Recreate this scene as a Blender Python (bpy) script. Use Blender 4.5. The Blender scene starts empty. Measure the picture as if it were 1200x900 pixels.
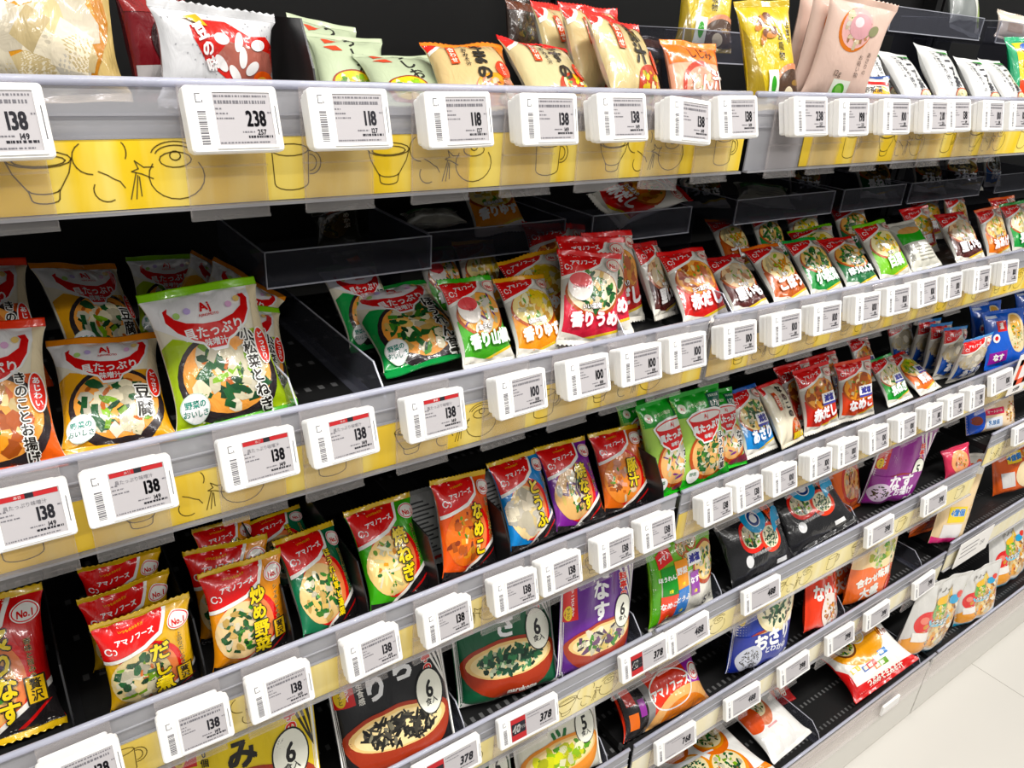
import bpy, math, random
import numpy as np
from mathutils import Matrix, Vector
from mathutils.geometry import tessellate_polygon

SC = bpy.context.scene
COL = SC.collection
PI = math.pi

# ------------------------------------------------------------------ basics
def lin(h):
    h = h.lstrip('#')
    v = [int(h[i:i+2], 16)/255 for i in (0, 2, 4)]
    return tuple(c/12.92 if c <= .04045 else ((c+.055)/1.055)**2.4 for c in v)

def mesh_obj(name, verts, faces, mats, parent=None, fmat=None, smooth=False):
    me = bpy.data.meshes.new(name)
    me.from_pydata([tuple(v) for v in verts], [], faces)
    for m in (mats if isinstance(mats, (list, tuple)) else [mats]):
        me.materials.append(m)
    if fmat is not None:
        me.polygons.foreach_set('material_index', list(fmat))
    if smooth:
        me.polygons.foreach_set('use_smooth', [True]*len(faces))
    me.update()
    o = bpy.data.objects.new(name, me)
    COL.objects.link(o)
    if parent is not None:
        o.parent = parent
    return o

def empty(name, loc=(0, 0, 0)):
    o = bpy.data.objects.new(name, None)
    o.empty_display_size = .02
    o.location = loc
    COL.objects.link(o)
    return o

def tag(o, label, cat, group=None):
    o['label'] = label
    o['category'] = cat
    if group:
        o['group'] = group
    return o

def dup(root):
    r = root.copy(); COL.objects.link(r)
    for ch in list(root.children):
        c = ch.copy(); COL.objects.link(c); c.parent = r
        for g in list(ch.children):
            d = g.copy(); COL.objects.link(d); d.parent = c
    return r

class MB:
    """collects pieces of one mesh, with a material slot per piece"""
    def __init__(s): s.v = []; s.f = []; s.m = []
    def add(s, vs, fs, mi=0):
        b = len(s.v); s.v += [tuple(p) for p in vs]
        s.f += [tuple(i+b for i in f) for f in fs]; s.m += [mi]*len(fs)
    def box(s, a, b, mi=0):
        (x0, y0, z0), (x1, y1, z1) = a, b
        vs = [(x0,y0,z0),(x1,y0,z0),(x1,y1,z0),(x0,y1,z0),(x0,y0,z1),(x1,y0,z1),(x1,y1,z1),(x0,y1,z1)]
        s.add(vs, [(0,3,2,1),(4,5,6,7),(0,1,5,4),(1,2,6,5),(2,3,7,6),(3,0,4,7)], mi)
    def rbox(s, cx, cz, y0, y1, w, h, r, mi=0, ch=.0):
        """rounded rectangle in XZ extruded from y0 (front) to y1, front edge chamfered by ch"""
        n = 5; ring = []
        for qx, qz, a0 in ((1,1,0),(-1,1,90),(-1,-1,180),(1,-1,270)):
            for k in range(n):
                a = math.radians(a0+90*k/(n-1)); ring.append((qx*(w/2-r), qz*(h/2-r), math.cos(a), math.sin(a)))
        def lay(y, q): return [(cx+p[0]+(r-q)*p[2], y, cz+p[1]+(r-q)*p[3]) for p in ring]
        m = len(ring); L = [lay(y0, ch), lay(y0+ch, 0), lay(y1, 0)] if ch else [lay(y0, 0), lay(y1, 0)]
        vs = sum(L, []); fs = [tuple(range(m))[::-1], tuple(range(m*(len(L)-1), m*len(L)))]
        for k in range(len(L)-1):
            for i in range(m):
                j = (i+1) % m
                fs.append((k*m+i, k*m+j, (k+1)*m+j, (k+1)*m+i))
        s.add(vs, fs, mi)
    def prism(s, prof, x0, x1, mi=0):
        """closed profile of (y,z) points extruded along X"""
        n = len(prof); vs = [(x0, y, z) for y, z in prof]+[(x1, y, z) for y, z in prof]
        fs = [tuple(range(n)), tuple(range(2*n-1, n-1, -1))]
        fs += [(i, i+n, (i+1) % n+n, (i+1) % n) for i in range(n)]
        s.add(vs, fs, mi)
    def tube(s, p, q, r, mi=0, n=10):
        p, q = Vector(p), Vector(q); d = (q-p).normalized()
        a = d.orthogonal().normalized(); b = d.cross(a); vs = []
        for c in (p, q):
            vs += [c+a*r*math.cos(2*PI*k/n)+b*r*math.sin(2*PI*k/n) for k in range(n)]
        s.add(vs, [(k, (k+1) % n, (k+1) % n+n, k+n) for k in range(n)]+[tuple(range(n))[::-1], tuple(range(n, 2*n))], mi)
    def build(s, name, mats, parent=None, smooth=False):
        return mesh_obj(name, s.v, s.f, mats, parent, s.m, smooth)

# ------------------------------------------------------------------ materials
def new_mat(name):
    m = bpy.data.materials.new(name); m.use_nodes = True
    nt = m.node_tree; b = nt.nodes['Principled BSDF']
    return m, nt, b

def plain(name, col, rough=.5, spec=.5, coat=0, noise=0, scale=40):
    m, nt, b = new_mat(name)
    c = (*lin(col), 1)
    b.inputs['Base Color'].default_value = c
    b.inputs['Roughness'].default_value = rough
    b.inputs['Specular IOR Level'].default_value = spec
    b.inputs['Coat Weight'].default_value = coat
    if noise:
        tc = nt.nodes.new('ShaderNodeTexCoord'); n = nt.nodes.new('ShaderNodeTexNoise')
        n.inputs['Scale'].default_value = scale; n.inputs['Detail'].default_value = 5
        mx = nt.nodes.new('ShaderNodeMix'); mx.data_type = 'RGBA'
        mx.inputs['A'].default_value = c
        mx.inputs['B'].default_value = tuple(x*(1-noise) for x in c[:3])+(1,)
        nt.links.new(tc.outputs['Object'], n.inputs['Vector'])
        nt.links.new(n.outputs['Fac'], mx.inputs['Factor'])
        nt.links.new(mx.outputs['Result'], b.inputs['Base Color'])
    return m

def clear(name, col, trans=.7, rough=.08, haze='DDE0EC', graze=.5):
    """clear moulded plastic: mostly see-through, a little milky, glossy skin"""
    m, nt, b = new_mat(name)
    b.inputs['Base Color'].default_value = (*lin(haze), 1)
    b.inputs['Roughness'].default_value = rough
    b.inputs['Coat Weight'].default_value = .4
    t = nt.nodes.new('ShaderNodeBsdfTransparent'); t.inputs['Color'].default_value = (*lin(col), 1)
    mx = nt.nodes.new('ShaderNodeMixShader'); lw = nt.nodes.new('ShaderNodeLayerWeight')
    lw.inputs['Blend'].default_value = .25
    mr = nt.nodes.new('ShaderNodeMapRange'); mr.inputs['To Min'].default_value = trans; mr.inputs['To Max'].default_value = trans*graze
    nt.links.new(lw.outputs['Facing'], mr.inputs['Value'])
    nt.links.new(mr.outputs['Result'], mx.inputs['Fac'])
    nt.links.new(b.outputs['BSDF'], mx.inputs[1]); nt.links.new(t.outputs['BSDF'], mx.inputs[2])
    nt.links.new(mx.outputs['Shader'], nt.nodes['Material Output'].inputs['Surface'])
    return m

def film_mat(name, rough, coat, bump):
    """printed packaging film: print colour is an attribute of the faces; crinkle bump"""
    m, nt, b = new_mat(name)
    at = nt.nodes.new('ShaderNodeAttribute'); at.attribute_name = 'print'
    nt.links.new(at.outputs['Color'], b.inputs['Base Color'])
    b.inputs['Roughness'].default_value = rough
    b.inputs['Coat Weight'].default_value = coat
    b.inputs['Coat Roughness'].default_value = .07
    tc = nt.nodes.new('ShaderNodeTexCoord'); mp = nt.nodes.new('ShaderNodeMapping')
    mp.inputs['Scale'].default_value = (1.5, 1.5, .7)
    n = nt.nodes.new('ShaderNodeTexNoise'); n.inputs['Scale'].default_value = 38; n.inputs['Detail'].default_value = 3
    n.inputs['Distortion'].default_value = .8
    bp = nt.nodes.new('ShaderNodeBump'); bp.inputs['Strength'].default_value = bump; bp.inputs['Distance'].default_value = .004
    nt.links.new(tc.outputs['Object'], mp.inputs['Vector']); nt.links.new(mp.outputs['Vector'], n.inputs['Vector'])
    nt.links.new(n.outputs['Fac'], bp.inputs['Height'])
    nt.links.new(bp.outputs['Normal'], b.inputs['Normal']); nt.links.new(bp.outputs['Normal'], b.inputs['Coat Normal'])
    return m

def strip_mat(name, c0, c1):
    """watercolour-wash price strip: vertical streaks of two yellows"""
    m, nt, b = new_mat(name)
    tc = nt.nodes.new('ShaderNodeTexCoord'); mp = nt.nodes.new('ShaderNodeMapping')
    mp.inputs['Scale'].default_value = (1, 1, .12)
    n = nt.nodes.new('ShaderNodeTexNoise'); n.inputs['Scale'].default_value = 26; n.inputs['Detail'].default_value = 4
    r = nt.nodes.new('ShaderNodeValToRGB')
    r.color_ramp.elements[0].position = .42; r.color_ramp.elements[0].color = (*lin(c0), 1)
    r.color_ramp.elements[1].position = .62; r.color_ramp.elements[1].color = (*lin(c1), 1)
    nt.links.new(tc.outputs['Object'], mp.inputs['Vector']); nt.links.new(mp.outputs['Vector'], n.inputs['Vector'])
    nt.links.new(n.outputs['Fac'], r.inputs['Fac']); nt.links.new(r.outputs['Color'], b.inputs['Base Color'])
    b.inputs['Roughness'].default_value = .35
    return m

def board_mat():
    """black powder-coated shelf with rows of punched holes"""
    m, nt, b = new_mat('black_perforated_steel')
    N = nt.nodes.new; L = nt.links.new
    tc = N('ShaderNodeTexCoord'); sp = N('ShaderNodeSeparateXYZ'); L(tc.outputs['Object'], sp.inputs['Vector'])
    def math_(op, a, v=None, b_=None):
        n = N('ShaderNodeMath'); n.operation = op
        L(a, n.inputs[0])
        if b_ is not None: L(b_, n.inputs[1])
        elif v is not None: n.inputs[1].default_value = v
        return n.outputs[0]
    fx = math_('FRACT', math_('MULTIPLY', sp.outputs['X'], 62)); fy = math_('FRACT', math_('MULTIPLY', sp.outputs['Y'], 14))
    dx = math_('ABSOLUTE', math_('SUBTRACT', fx, .5)); dy = math_('ABSOLUTE', math_('SUBTRACT', fy, .5))
    mx = math_('LESS_THAN', dx, .2); my = math_('LESS_THAN', dy, .07)
    msk = math_('MULTIPLY', mx, None, my)
    mix = N('ShaderNodeMix'); mix.data_type = 'RGBA'
    mix.inputs['A'].default_value = (.008, .008, .008, 1); mix.inputs['B'].default_value = (.1, .1, .1, 1)  # light in the holes is put into their paler colour
    L(msk, mix.inputs['Factor']); L(mix.outputs['Result'], b.inputs['Base Color'])
    b.inputs['Roughness'].default_value = .45; b.inputs['Specular IOR Level'].default_value = .35
    return m

def floor_mat():
    m, nt, b = new_mat('cream_polished_tile')
    N = nt.nodes.new; L = nt.links.new
    tc = N('ShaderNodeTexCoord'); mp = N('ShaderNodeMapping'); L(tc.outputs['Object'], mp.inputs['Vector'])
    mp.inputs['Location'].default_value = (FLOOR_OFF, .25, 0)
    br = N('ShaderNodeTexBrick'); br.offset = 0; br.squash = 1
    br.inputs['Scale'].default_value = 1; br.inputs['Brick Width'].default_value = .9; br.inputs['Row Height'].default_value = .9
    br.inputs['Mortar Size'].default_value = .0012; br.inputs['Mortar Smooth'].default_value = .2
    br.inputs['Color1'].default_value = (*lin('D3D0C9'), 1); br.inputs['Color2'].default_value = (*lin('D0CCC5'), 1)
    br.inputs['Mortar'].default_value = (*lin('8A857C'), 1)
    L(mp.outputs['Vector'], br.inputs['Vector'])
    n = N('ShaderNodeTexNoise'); n.inputs['Scale'].default_value = 9; L(tc.outputs['Object'], n.inputs['Vector'])
    bp = N('ShaderNodeBump'); bp.inputs['Strength'].default_value = .05; bp.inputs['Distance'].default_value = .01
    L(n.outputs['Fac'], bp.inputs['Height']); L(bp.outputs['Normal'], b.inputs['Normal'])
    L(br.outputs['Color'], b.inputs['Base Color'])
    b.inputs['Roughness'].default_value = .16
    return m

FLOOR_OFF = -2.44
M = dict(
    film=film_mat('printed_film', .26, .9, .55),
    matte=film_mat('printed_matte_film', .36, .4, .3),
    board=board_mat(), floor=floor_mat(),
    black=plain('black_steel', '0E0E0E', .45, .35, noise=.3),
    blackpl=plain('black_plastic', '1B1B1C', .3, .5),
    rail=clear('clear_rail_plastic', 'DADADF', .70, .1, 'E6E6EA', .7),
    lip=clear('clear_blue_lip', 'D0D3EA', .4, .12, 'D2D4E2'),
    holder=clear('clear_tag_holder', 'FAF8F8', .92, .06, 'FAF8F6', .9),
    edge=clear('acrylic_edge_glow', 'E8E8EE', .45, .2, 'D8DAE4', .9),  # brighter than the sheet: the glow of acrylic edges painted in
    acryl=clear('clear_acrylic', 'D4D4DA', .95, .04, '9A9CA8', .8),
    white=plain('white_tag_plastic', 'F4F3F0', .35, .5),
    screen=plain('grey_paper_display', 'B9B5B7', .5, .3, noise=.04),
    ink=plain('black_ink', '26252B', .6, .2),
    grey=plain('grey_ink', '6F6D72', .6, .2),
    red=plain('red_ink', 'B5272B', .5, .2),
    pencil=plain('sketch_ink', '6B5A28', .7, .1),
    kick=plain('cream_kick_panel', 'DAD7CF', .22, .5),
    paper=plain('white_paper_card', 'F3F0EC', .4, .4),
    orange=plain('orange_print', 'F0501E', .4, .4),
)
STRIP = dict(A=strip_mat('bright_yellow_strip', 'F2CB1C', 'F8DE6E'), B=strip_mat('yellow_strip', 'EFC826', 'F4DA70'),
             C=strip_mat('warm_yellow_strip', 'EACB4E', 'F2DD8E'), D=strip_mat('pale_yellow_strip', 'EFDC8C', 'F3E6B0'),
             E=strip_mat('cream_strip', 'F0E6BE', 'F3ECD2'))

# ------------------------------------------------------------------ lettering
_G = {}
def glyph(ch, off):
    k = (ch, off)
    if k not in _G:
        c = bpy.data.curves.new('t', 'FONT'); c.body = ch; c.size = 1; c.offset = off; c.resolution_u = 2
        o = bpy.data.objects.new('t', c); COL.objects.link(o)
        dg = bpy.context.evaluated_depsgraph_get()
        me = bpy.data.meshes.new_from_object(o.evaluated_get(dg))
        me.calc_loop_triangles()
        vs = np.array([v.co[:2] for v in me.vertices]).reshape(-1, 2)
        ts = [tuple(t.vertices) for t in me.loop_triangles]
        bpy.data.objects.remove(o); bpy.data.curves.remove(c); bpy.data.meshes.remove(me)
        _G[k] = (vs, ts)
    return _G[k]

def advance(ch):
    if ord(ch) > 0x2000: return 1.0
    if ch == ' ': return .3
    vs, _ = glyph(ch, 0)
    return float(vs[:, 0].max())+.07

def lay_text(s, size, vert=False, off=.02, sx=1., rot=0., gap=0., L=None):
    """triangles of a line of text centred on the origin (units of size); weight comes from shifted copies of each glyph"""
    out = []
    bold, off = (off, 0) if off > 0 else (0, off)
    if vert:
        n = len(s); pitch = 1.02+gap
        for i, ch in enumerate(s):
            vs, ts = glyph(ch, off)
            if len(ts) == 0: continue
            c = np.array([.5 if ord(ch) > 0x2000 else advance(ch)/2, .36])
            out.append((((vs-c)*[sx, 1]+[0, ((n-1)/2-i)*pitch])*size, ts))
    else:
        ad = [(advance(c)+gap)*sx for c in s]; x = -sum(ad)/2
        for ch, a in zip(s, ad):
            vs, ts = glyph(ch, off)
            if len(ts): out.append(((vs*[sx, 1]+[x, -.36])*size, ts))
            x += a
    if rot:
        c_, s_ = math.cos(rot), math.sin(rot); R = np.array([[c_, s_], [-s_, c_]])
        out = [(v@R, t) for v, t in out]
    if L: out = [(np.array(v), t) for v, t in (subdivide(v, t, L) for v, t in out)]
    if bold:
        n = 4 if bold <= .055 else 8; r = bold*size; base = list(out)
        for k in range(n):
            a = 2*PI*(k+.5)/n; out += [(v+[r*math.cos(a), r*math.sin(a)], t) for v, t in base]
    return out

def subdivide(vs, ts, L):
    """split triangle edges longer than L until none is left (no cracks)"""
    L2 = L*L; q = np.asarray(vs, float); t_ = np.asarray(ts)
    e = q[t_]-q[np.roll(t_, 1, axis=1)]
    if (e*e).sum(-1).max() <= L2: return vs, ts
    vs = [tuple(v) for v in vs]
    for _ in range(7):
        mid = {}; nt = []; did = False
        def md(a, b):
            k = (a, b) if a < b else (b, a)
            if k not in mid:
                p, q = vs[a], vs[b]
                if (p[0]-q[0])**2+(p[1]-q[1])**2 > L2:
                    mid[k] = len(vs); vs.append(((p[0]+q[0])/2, (p[1]+q[1])/2))
                else: mid[k] = -1
            return mid[k]
        for a, b, c in ts:
            x, y, z = md(a, b), md(b, c), md(c, a)
            n = (x >= 0)+(y >= 0)+(z >= 0)
            if n == 0: nt.append((a, b, c)); continue
            did = True
            if n == 3: nt += [(a, x, z), (x, b, y), (z, y, c), (x, y, z)]
            else:
                while not (x >= 0 and (n == 1 or y >= 0)):
                    a, b, c, x, y, z = b, c, a, y, z, x
                if n == 1: nt += [(a, x, c), (x, b, c)]
                else: nt += [(x, b, y), (a, x, y), (a, y, c)]
        ts = nt
        if not did: break
    return vs, ts

# ------------------------------------------------------------------ the print on a packet
FOODS = dict(
    green=[('2F6B35', 12, 9, 4), ('4F8F3C', 8, 7, 4), ('F3E9CC', 7, 8, 6), ('E8C27A', 6, 9, 5), ('1F4D2C', 6, 7, 3)],
    tofu=[('EFE6C8', 9, 10, 8), ('2C6238', 9, 8, 5), ('8DBB3A', 9, 8, 4), ('D9772E', 5, 6, 3), ('F4EDD6', 4, 8, 7), ('1F4A2C', 5, 7, 4)],
    noodle=[('F7EFCF', 9, 14, 3), ('F3E3A6', 7, 13, 3), ('7FAE38', 6, 6, 3), ('3A7A3A', 5, 5, 3), ('E59A40', 4, 6, 4)],
    onion=[('F4EFE2', 8, 12, 5), ('7C3B7E', 4, 9, 2), ('5E9A3A', 6, 7, 3), ('E9D9A8', 6, 8, 5)],
    nameko=[('C8671E', 10, 9, 7), ('E39A3A', 8, 8, 6), ('8E3F14', 6, 7, 4), ('F3D9A0', 5, 6, 5), ('6E9A3A', 4, 5, 3)],
    root=[('EAD7A6', 9, 13, 3), ('D08A3A', 8, 12, 3), ('8FB23C', 6, 7, 3), ('F4EAC8', 5, 8, 5)],
    egg=[('F5D65A', 9, 9, 6), ('FBF3C8', 7, 9, 6), ('6FA83C', 6, 6, 3), ('F0B53A', 5, 7, 5)],
    eggplant=[('6B4A6E', 6, 12, 4), ('EFE7CE', 7, 11, 6), ('4C8A3C', 6, 9, 4), ('2F2A3A', 4, 10, 2), ('D9C07A', 5, 8, 4)],
    weed=[('24503A', 16, 7, 3), ('3C7A50', 12, 6, 3), ('DDE6C8', 9, 4, 3), ('163626', 10, 5, 3), ('6FA070', 8, 5, 2)],
    nori=[('26241F', 22, 8, 2), ('4A463C', 14, 7, 2), ('8C8672', 8, 5, 2), ('15130F', 14, 6, 2)],
    pork=[('E9A58A', 7, 12, 7), ('F3D9B8', 6, 9, 6), ('D9772E', 5, 7, 5), ('8A4A2A', 5, 9, 3), ('6FA23C', 5, 6, 3)],
    clam=[('E3D2B4', 7, 13, 8), ('B98A6A', 6, 11, 5), ('F7F0E0', 6, 8, 5), ('6FA23C', 4, 5, 3)],
    cabbage=[('D7D94A', 10, 10, 6), ('9CC53A', 9, 9, 5), ('F2F0C8', 7, 9, 6), ('5E9A30', 5, 7, 4)],
    dark=[('3A3326', 8, 9, 5), ('5E4A2A', 6, 8, 5), ('24301E', 6, 8, 4), ('7A6A3A', 4, 6, 4)],
    cereal=[('E0A04A', 14, 6, 5), ('F3D79A', 12, 6, 5), ('8A4A24', 7, 5, 4), ('C8402E', 5, 5, 4), ('F8EFD8', 8, 6, 5)],
    fu=[('F1E6CE', 14, 18, 15), ('E9D4A4', 8, 16, 12), ('F4ECDC', 6, 13, 11)],
)

class Art:
    def __init__(s, w, h, seed=1):
        s.w, s.h = w, h; s.items = []; s.n = 0; s.rnd = random.Random(seed)
        s.base = 'DDDDDD'; s.back = 'C9C9C6'
    def P(s, x, y): return ((x/100-.5)*s.w, y/100*s.h)
    def _push(s, vs, ts, c, L=5.5, step=1):
        if len(ts) == 0: return
        vs, ts = subdivide(vs, ts, 3.7*min(1.3, max(1, s.w/115))); s.items.append((vs, ts, lin(c), .3+(.11 if s.w < 135 else .06)*s.n))
    def loops(s, lps, c, step=1):
        s.n += step
        tri = tessellate_polygon([[Vector((p[0], p[1], 0)) for p in lp] for lp in lps])
        s._push(sum(lps, []), [tuple(t) for t in tri], c)
    def poly(s, pts, c): s.loops([[s.P(*p) for p in pts]], c); return s
    def rect(s, x0, y0, x1, y1, c): return s.poly([(x0, y0), (x1, y0), (x1, y1), (x0, y1)], c)
    def ell_pts(s, cx, cy, rx, ry, rot=0, a0=0, a1=360, n=28):
        X, Y = s.P(cx, cy); u = s.w/100; r = math.radians(rot); out = []
        m = n if a1-a0 >= 360 else n+1
        for k in range(m):
            a = math.radians(a0+(a1-a0)*k/n); p, q = rx*u*math.cos(a), ry*u*math.sin(a)
            out.append((X+p*math.cos(r)-q*math.sin(r), Y+p*math.sin(r)+q*math.cos(r)))
        return out
    def ell(s, cx, cy, rx, ry, c, rot=0, a0=0, a1=360, n=28):
        s.loops([s.ell_pts(cx, cy, rx, ry, rot, a0, a1, n)], c); return s
    def ring(s, cx, cy, rx, ry, t, c, a0=0, a1=360, rot=0):
        p = s.ell_pts(cx, cy, rx, ry, rot, a0, a1); q = s.ell_pts(cx, cy, rx-t, ry-t, rot, a0, a1)
        if a1-a0 >= 360: p.append(p[0]); q.append(q[0])
        s.loops([p+q[::-1]], c); return s
    def text(s, t, x, y, size, c, vert=False, out=(), off=.03, sx=1., rot=0., gap=0.):
        X, Y = s.P(x, y); z = size*s.w/100
        for oc, oo in list(out)+[(c, off)]:
            s.n += 1.3
            for vs, ts in lay_text(t, z, vert, oo, sx, math.radians(rot), gap, 3.7*max(1, s.w/115)):
                s.items.append((vs+[X, Y], ts, lin(oc), .3+(.11 if s.w < 135 else .06)*s.n))
        return s
    def food(s, cx, cy, rx, ry, kind, broth=None, k=1., n=1.):
        if broth: s.ell(cx, cy, rx, ry, broth)
        X, Y = s.P(cx, cy); u = s.w/100; f = rx/32*k*1.12; n *= 1.5; todo = []
        for c, cnt, ln, wd in FOODS[kind]:
            todo += [(c, ln, wd)]*max(1, int(cnt*n))
        s.rnd.shuffle(todo); s.n += 1; base = s.n
        for i, (c, ln, wd) in enumerate(todo):
            a = s.rnd.uniform(0, 2*PI); q = math.sqrt(s.rnd.random())*.9
            px, py = X+rx*u*q*math.cos(a), Y+ry*u*q*math.sin(a); r = s.rnd.uniform(0, PI)
            l, w_ = ln*f*u*s.rnd.uniform(.7, 1.25)*.62, wd*f*u*s.rnd.uniform(.7, 1.2)*.62; pts = []
            m = s.rnd.choice((4, 6, 7))
            for j in range(m):
                b = 2*PI*(j+.5)/m; rr = s.rnd.uniform(.8, 1.1)
                p_, q_ = l*math.cos(b)*rr, w_*math.sin(b)*rr
                pts.append((px+p_*math.cos(r)-q_*math.sin(r), py+p_*math.sin(r)+q_*math.cos(r)))
            s.n = base+(i % 5)*.45+i*.03
            t_ = s.rnd.uniform(.74, 1.0); s.loops([pts], '%02X%02X%02X' % tuple(int(int(c[k:k+2], 16)*t_) for k in (0, 2, 4)), 0)
        s.n = base+2.6
        return s

# ------------------------------------------------------------------ packet bodies
def add_print(me, cols):
    at = me.color_attributes.new('print', 'FLOAT_COLOR', 'CORNER')
    tot = np.empty((len(me.loops), 4), dtype=np.float32)
    lt = np.empty(len(me.polygons), dtype=np.int32); me.polygons.foreach_get('loop_total', lt)
    c = np.ones((len(cols), 4), dtype=np.float32); k = np.array(cols); g = k@np.array([.25, .6, .15])
    c[:, :3] = np.clip(g[:, None]+(k-g[:, None])*1.18, .004, .9)      # inks a little more saturated than the swatches
    tot[:] = np.repeat(c, lt, axis=0)
    at.data.foreach_set('color', tot.ravel())

def make_surface(w, h, T, kind, seed, bend=0.):
    """front sheet of a filled packet as a function of (u in -1..1, v in 0..1); mm; y<0 is the front"""
    rr = random.Random(seed); W = w/2
    k1, k2, k3 = rr.uniform(5, 7), rr.uniform(8, 11), rr.uniform(0, 6); sg = rr.choice((-1, 1))
    def prof(v):
        v = np.clip(v, 0, 1)
        if kind == 'pillow': return np.power(np.maximum(1-np.abs(2*v-1)**3.6, 0), .95)
        if kind == 'flat': return np.power(np.maximum(1-np.abs(2*v-1)**2.8, 0), .95)
        return np.power(np.maximum(1-v**1.25, 0), .85)*np.power(1-np.exp(-v*16), .8)
    def S(u, v, side=-1):
        u = np.clip(u, -1, 1); v = np.clip(v, 0, 1); p = prof(v)
        if kind == 'stand':
            hw = W*(1-.03*p); e = np.maximum(1-(np.abs(u)/.95)**3.2, 0)**.6
        else:
            hw = W*(1-.13*p); e = np.maximum(1-np.abs(u)**3.6, 0)**.52
        d = T*p*e
        # creases that run in from the seals, and a few slow dents in the film
        nearend = (1-p)*np.minimum(1, 5*p)
        d = d+nearend*e*T*.16*(np.sin(u*k2+k3)+.3*np.sin(u*k1*2.2+sg*v*9))
        d = d+p*e*T*.045*(np.sin(v*k1*2.1+u*3.1+k3)+np.sin(u*k1-v*6+k3*2))
        y = side*d + bend*((2*v-1)**2)*T*.5 + (1-p)*T*.10*np.sin(u*k1*.6+k3)
        return np.stack([hw*u, y, h*v], -1)
    return S

def build_packet(name, art, w, h, T, kind='pillow', seed=1, top=8, bot=8, tcol=None, bcol=None, serr=True, mat='film', side_edge=None):
    """root Empty (origin = bottom centre) > pouch, top_seal, bottom_seal; sizes in mm, h includes the seals"""
    hb = h-top-bot; S = make_surface(w, hb, T, kind, seed)
    su = np.sin(np.linspace(-1, 1, 27)*PI/2); su = .55*su+.45*np.linspace(-1, 1, 27)
    sv = np.linspace(0, 1, 31); U, V = np.meshgrid(su, sv)
    vs = []; fs = []; cols = []
    nu, nv = len(su), len(sv); fb, bb = lin(art.base), lin(art.back)
    for side, c in ((-1, fb), (1, bb)):
        b = len(vs); g = S(U, V, side).reshape(-1, 3); vs += g.tolist()
        for j in range(nv-1):
            for i in range(nu-1):
                q = (b+j*nu+i, b+j*nu+i+1, b+(j+1)*nu+i+1, b+(j+1)*nu+i)
                fs.append(q if side < 0 else q[::-1]); cols.append(c)
    e = 1e-3
    for pv, pt, c, off in art.items:
        p = np.array(pv); u = np.clip(2*p[:, 0]/w, -.985, .985); v = np.clip(p[:, 1]/hb, .0, 1.)
        q = S(u, v); du = S(u+e, v)-S(u-e, v); dv = S(u, v+e)-S(u, v-e)
        n = np.cross(du, dv); n /= np.maximum(np.linalg.norm(n, axis=1, keepdims=True), 1e-9)
        n[n[:, 1] > 0] *= -1
        q = q+n*off; b = len(vs); vs += q.tolist()
        for a_, b_, c_ in pt:
            A, B, C = p[a_], p[b_], p[c_]
            if (B[0]-A[0])*(C[1]-A[1])-(B[1]-A[1])*(C[0]-A[0]) < 0: b_, c_ = c_, b_
            fs.append((b+a_, b+b_, b+c_)); cols.append(c)
    vs = np.array(vs); vs[:, 2] += bot
    root = empty(name)
    pouch = mesh_obj('pouch', vs/1000, fs, M[mat], root, smooth=True); add_print(pouch.data, cols)
    for nm, hh, z0, sgn, cc in (('top_seal', top, h-top, 1, tcol), ('bottom_seal', bot, bot, -1, bcol)):
        if hh <= 0: continue
        n = 33 if w < 140 else 61; x = np.linspace(-w/2, w/2, n); rows = 6; v2 = []; f2 = []; yb = S(x/(w/2), np.full(n, 1. if sgn > 0 else 0.))[:, 1]
        th = .45
        for sd in (-1, 1):
            for r in range(rows):
                t = r/(rows-1); zz = z0+sgn*hh*t*np.ones(n)
                if serr and r == rows-1: zz = zz-sgn*2.0*(np.arange(n) % 2)
                y = yb+(.35*(r % 2))+1.2*t*np.sin(x*.11+seed)+sd*th*(1 if r else .6)
                v2 += np.stack([x, y, zz], -1).tolist()
        for sd in (0, 1):
            for r in range(rows-1):
                for i in range(n-1):
                    a = sd*rows*n+r*n+i; q = (a, a+1, a+n+1, a+n)
                    f2.append(q if (sd == 0) == (sgn > 0) else q[::-1])
        a = (rows-1)*n; b = 2*rows*n-n
        f2 += [(a+i, a+i+1, b+i+1, b+i) for i in range(n-1)]
        f2 += [(r*n, (r+1)*n, rows*n+(r+1)*n, rows*n+r*n) for r in range(rows-1)]
        f2 += [(r*n+n-1, (r+1)*n+n-1, rows*n+(r+1)*n+n-1, rows*n+r*n+n-1) for r in range(rows-1)]
        o = mesh_obj(nm, np.array(v2)/1000, f2, M[mat], root, smooth=True)
        add_print(o.data, [lin(cc or art.base)]*len(f2))
    return root
# ------------------------------------------------------------------ the designs, family by family
def no1(a, x, y, r=12, bg='F6F2EC'):
    a.ell(x, y, r, r*.78, bg); a.ring(x, y, r*.92, r*.7, 1.0, 'D8333A')
    a.text('No.1', x, y-1.2, r*.72, 'C8202A', off=.04, sx=.85)

def logo_a(a, x, y, z, c='FFFFFF'):
    a.ring(x-.15*z, y, z*.45, z*.55, z*.16, c, 20, 340); a.ring(x+.55*z, y-1, z*.3, z*.42, z*.14, c, -120, 120)

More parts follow.
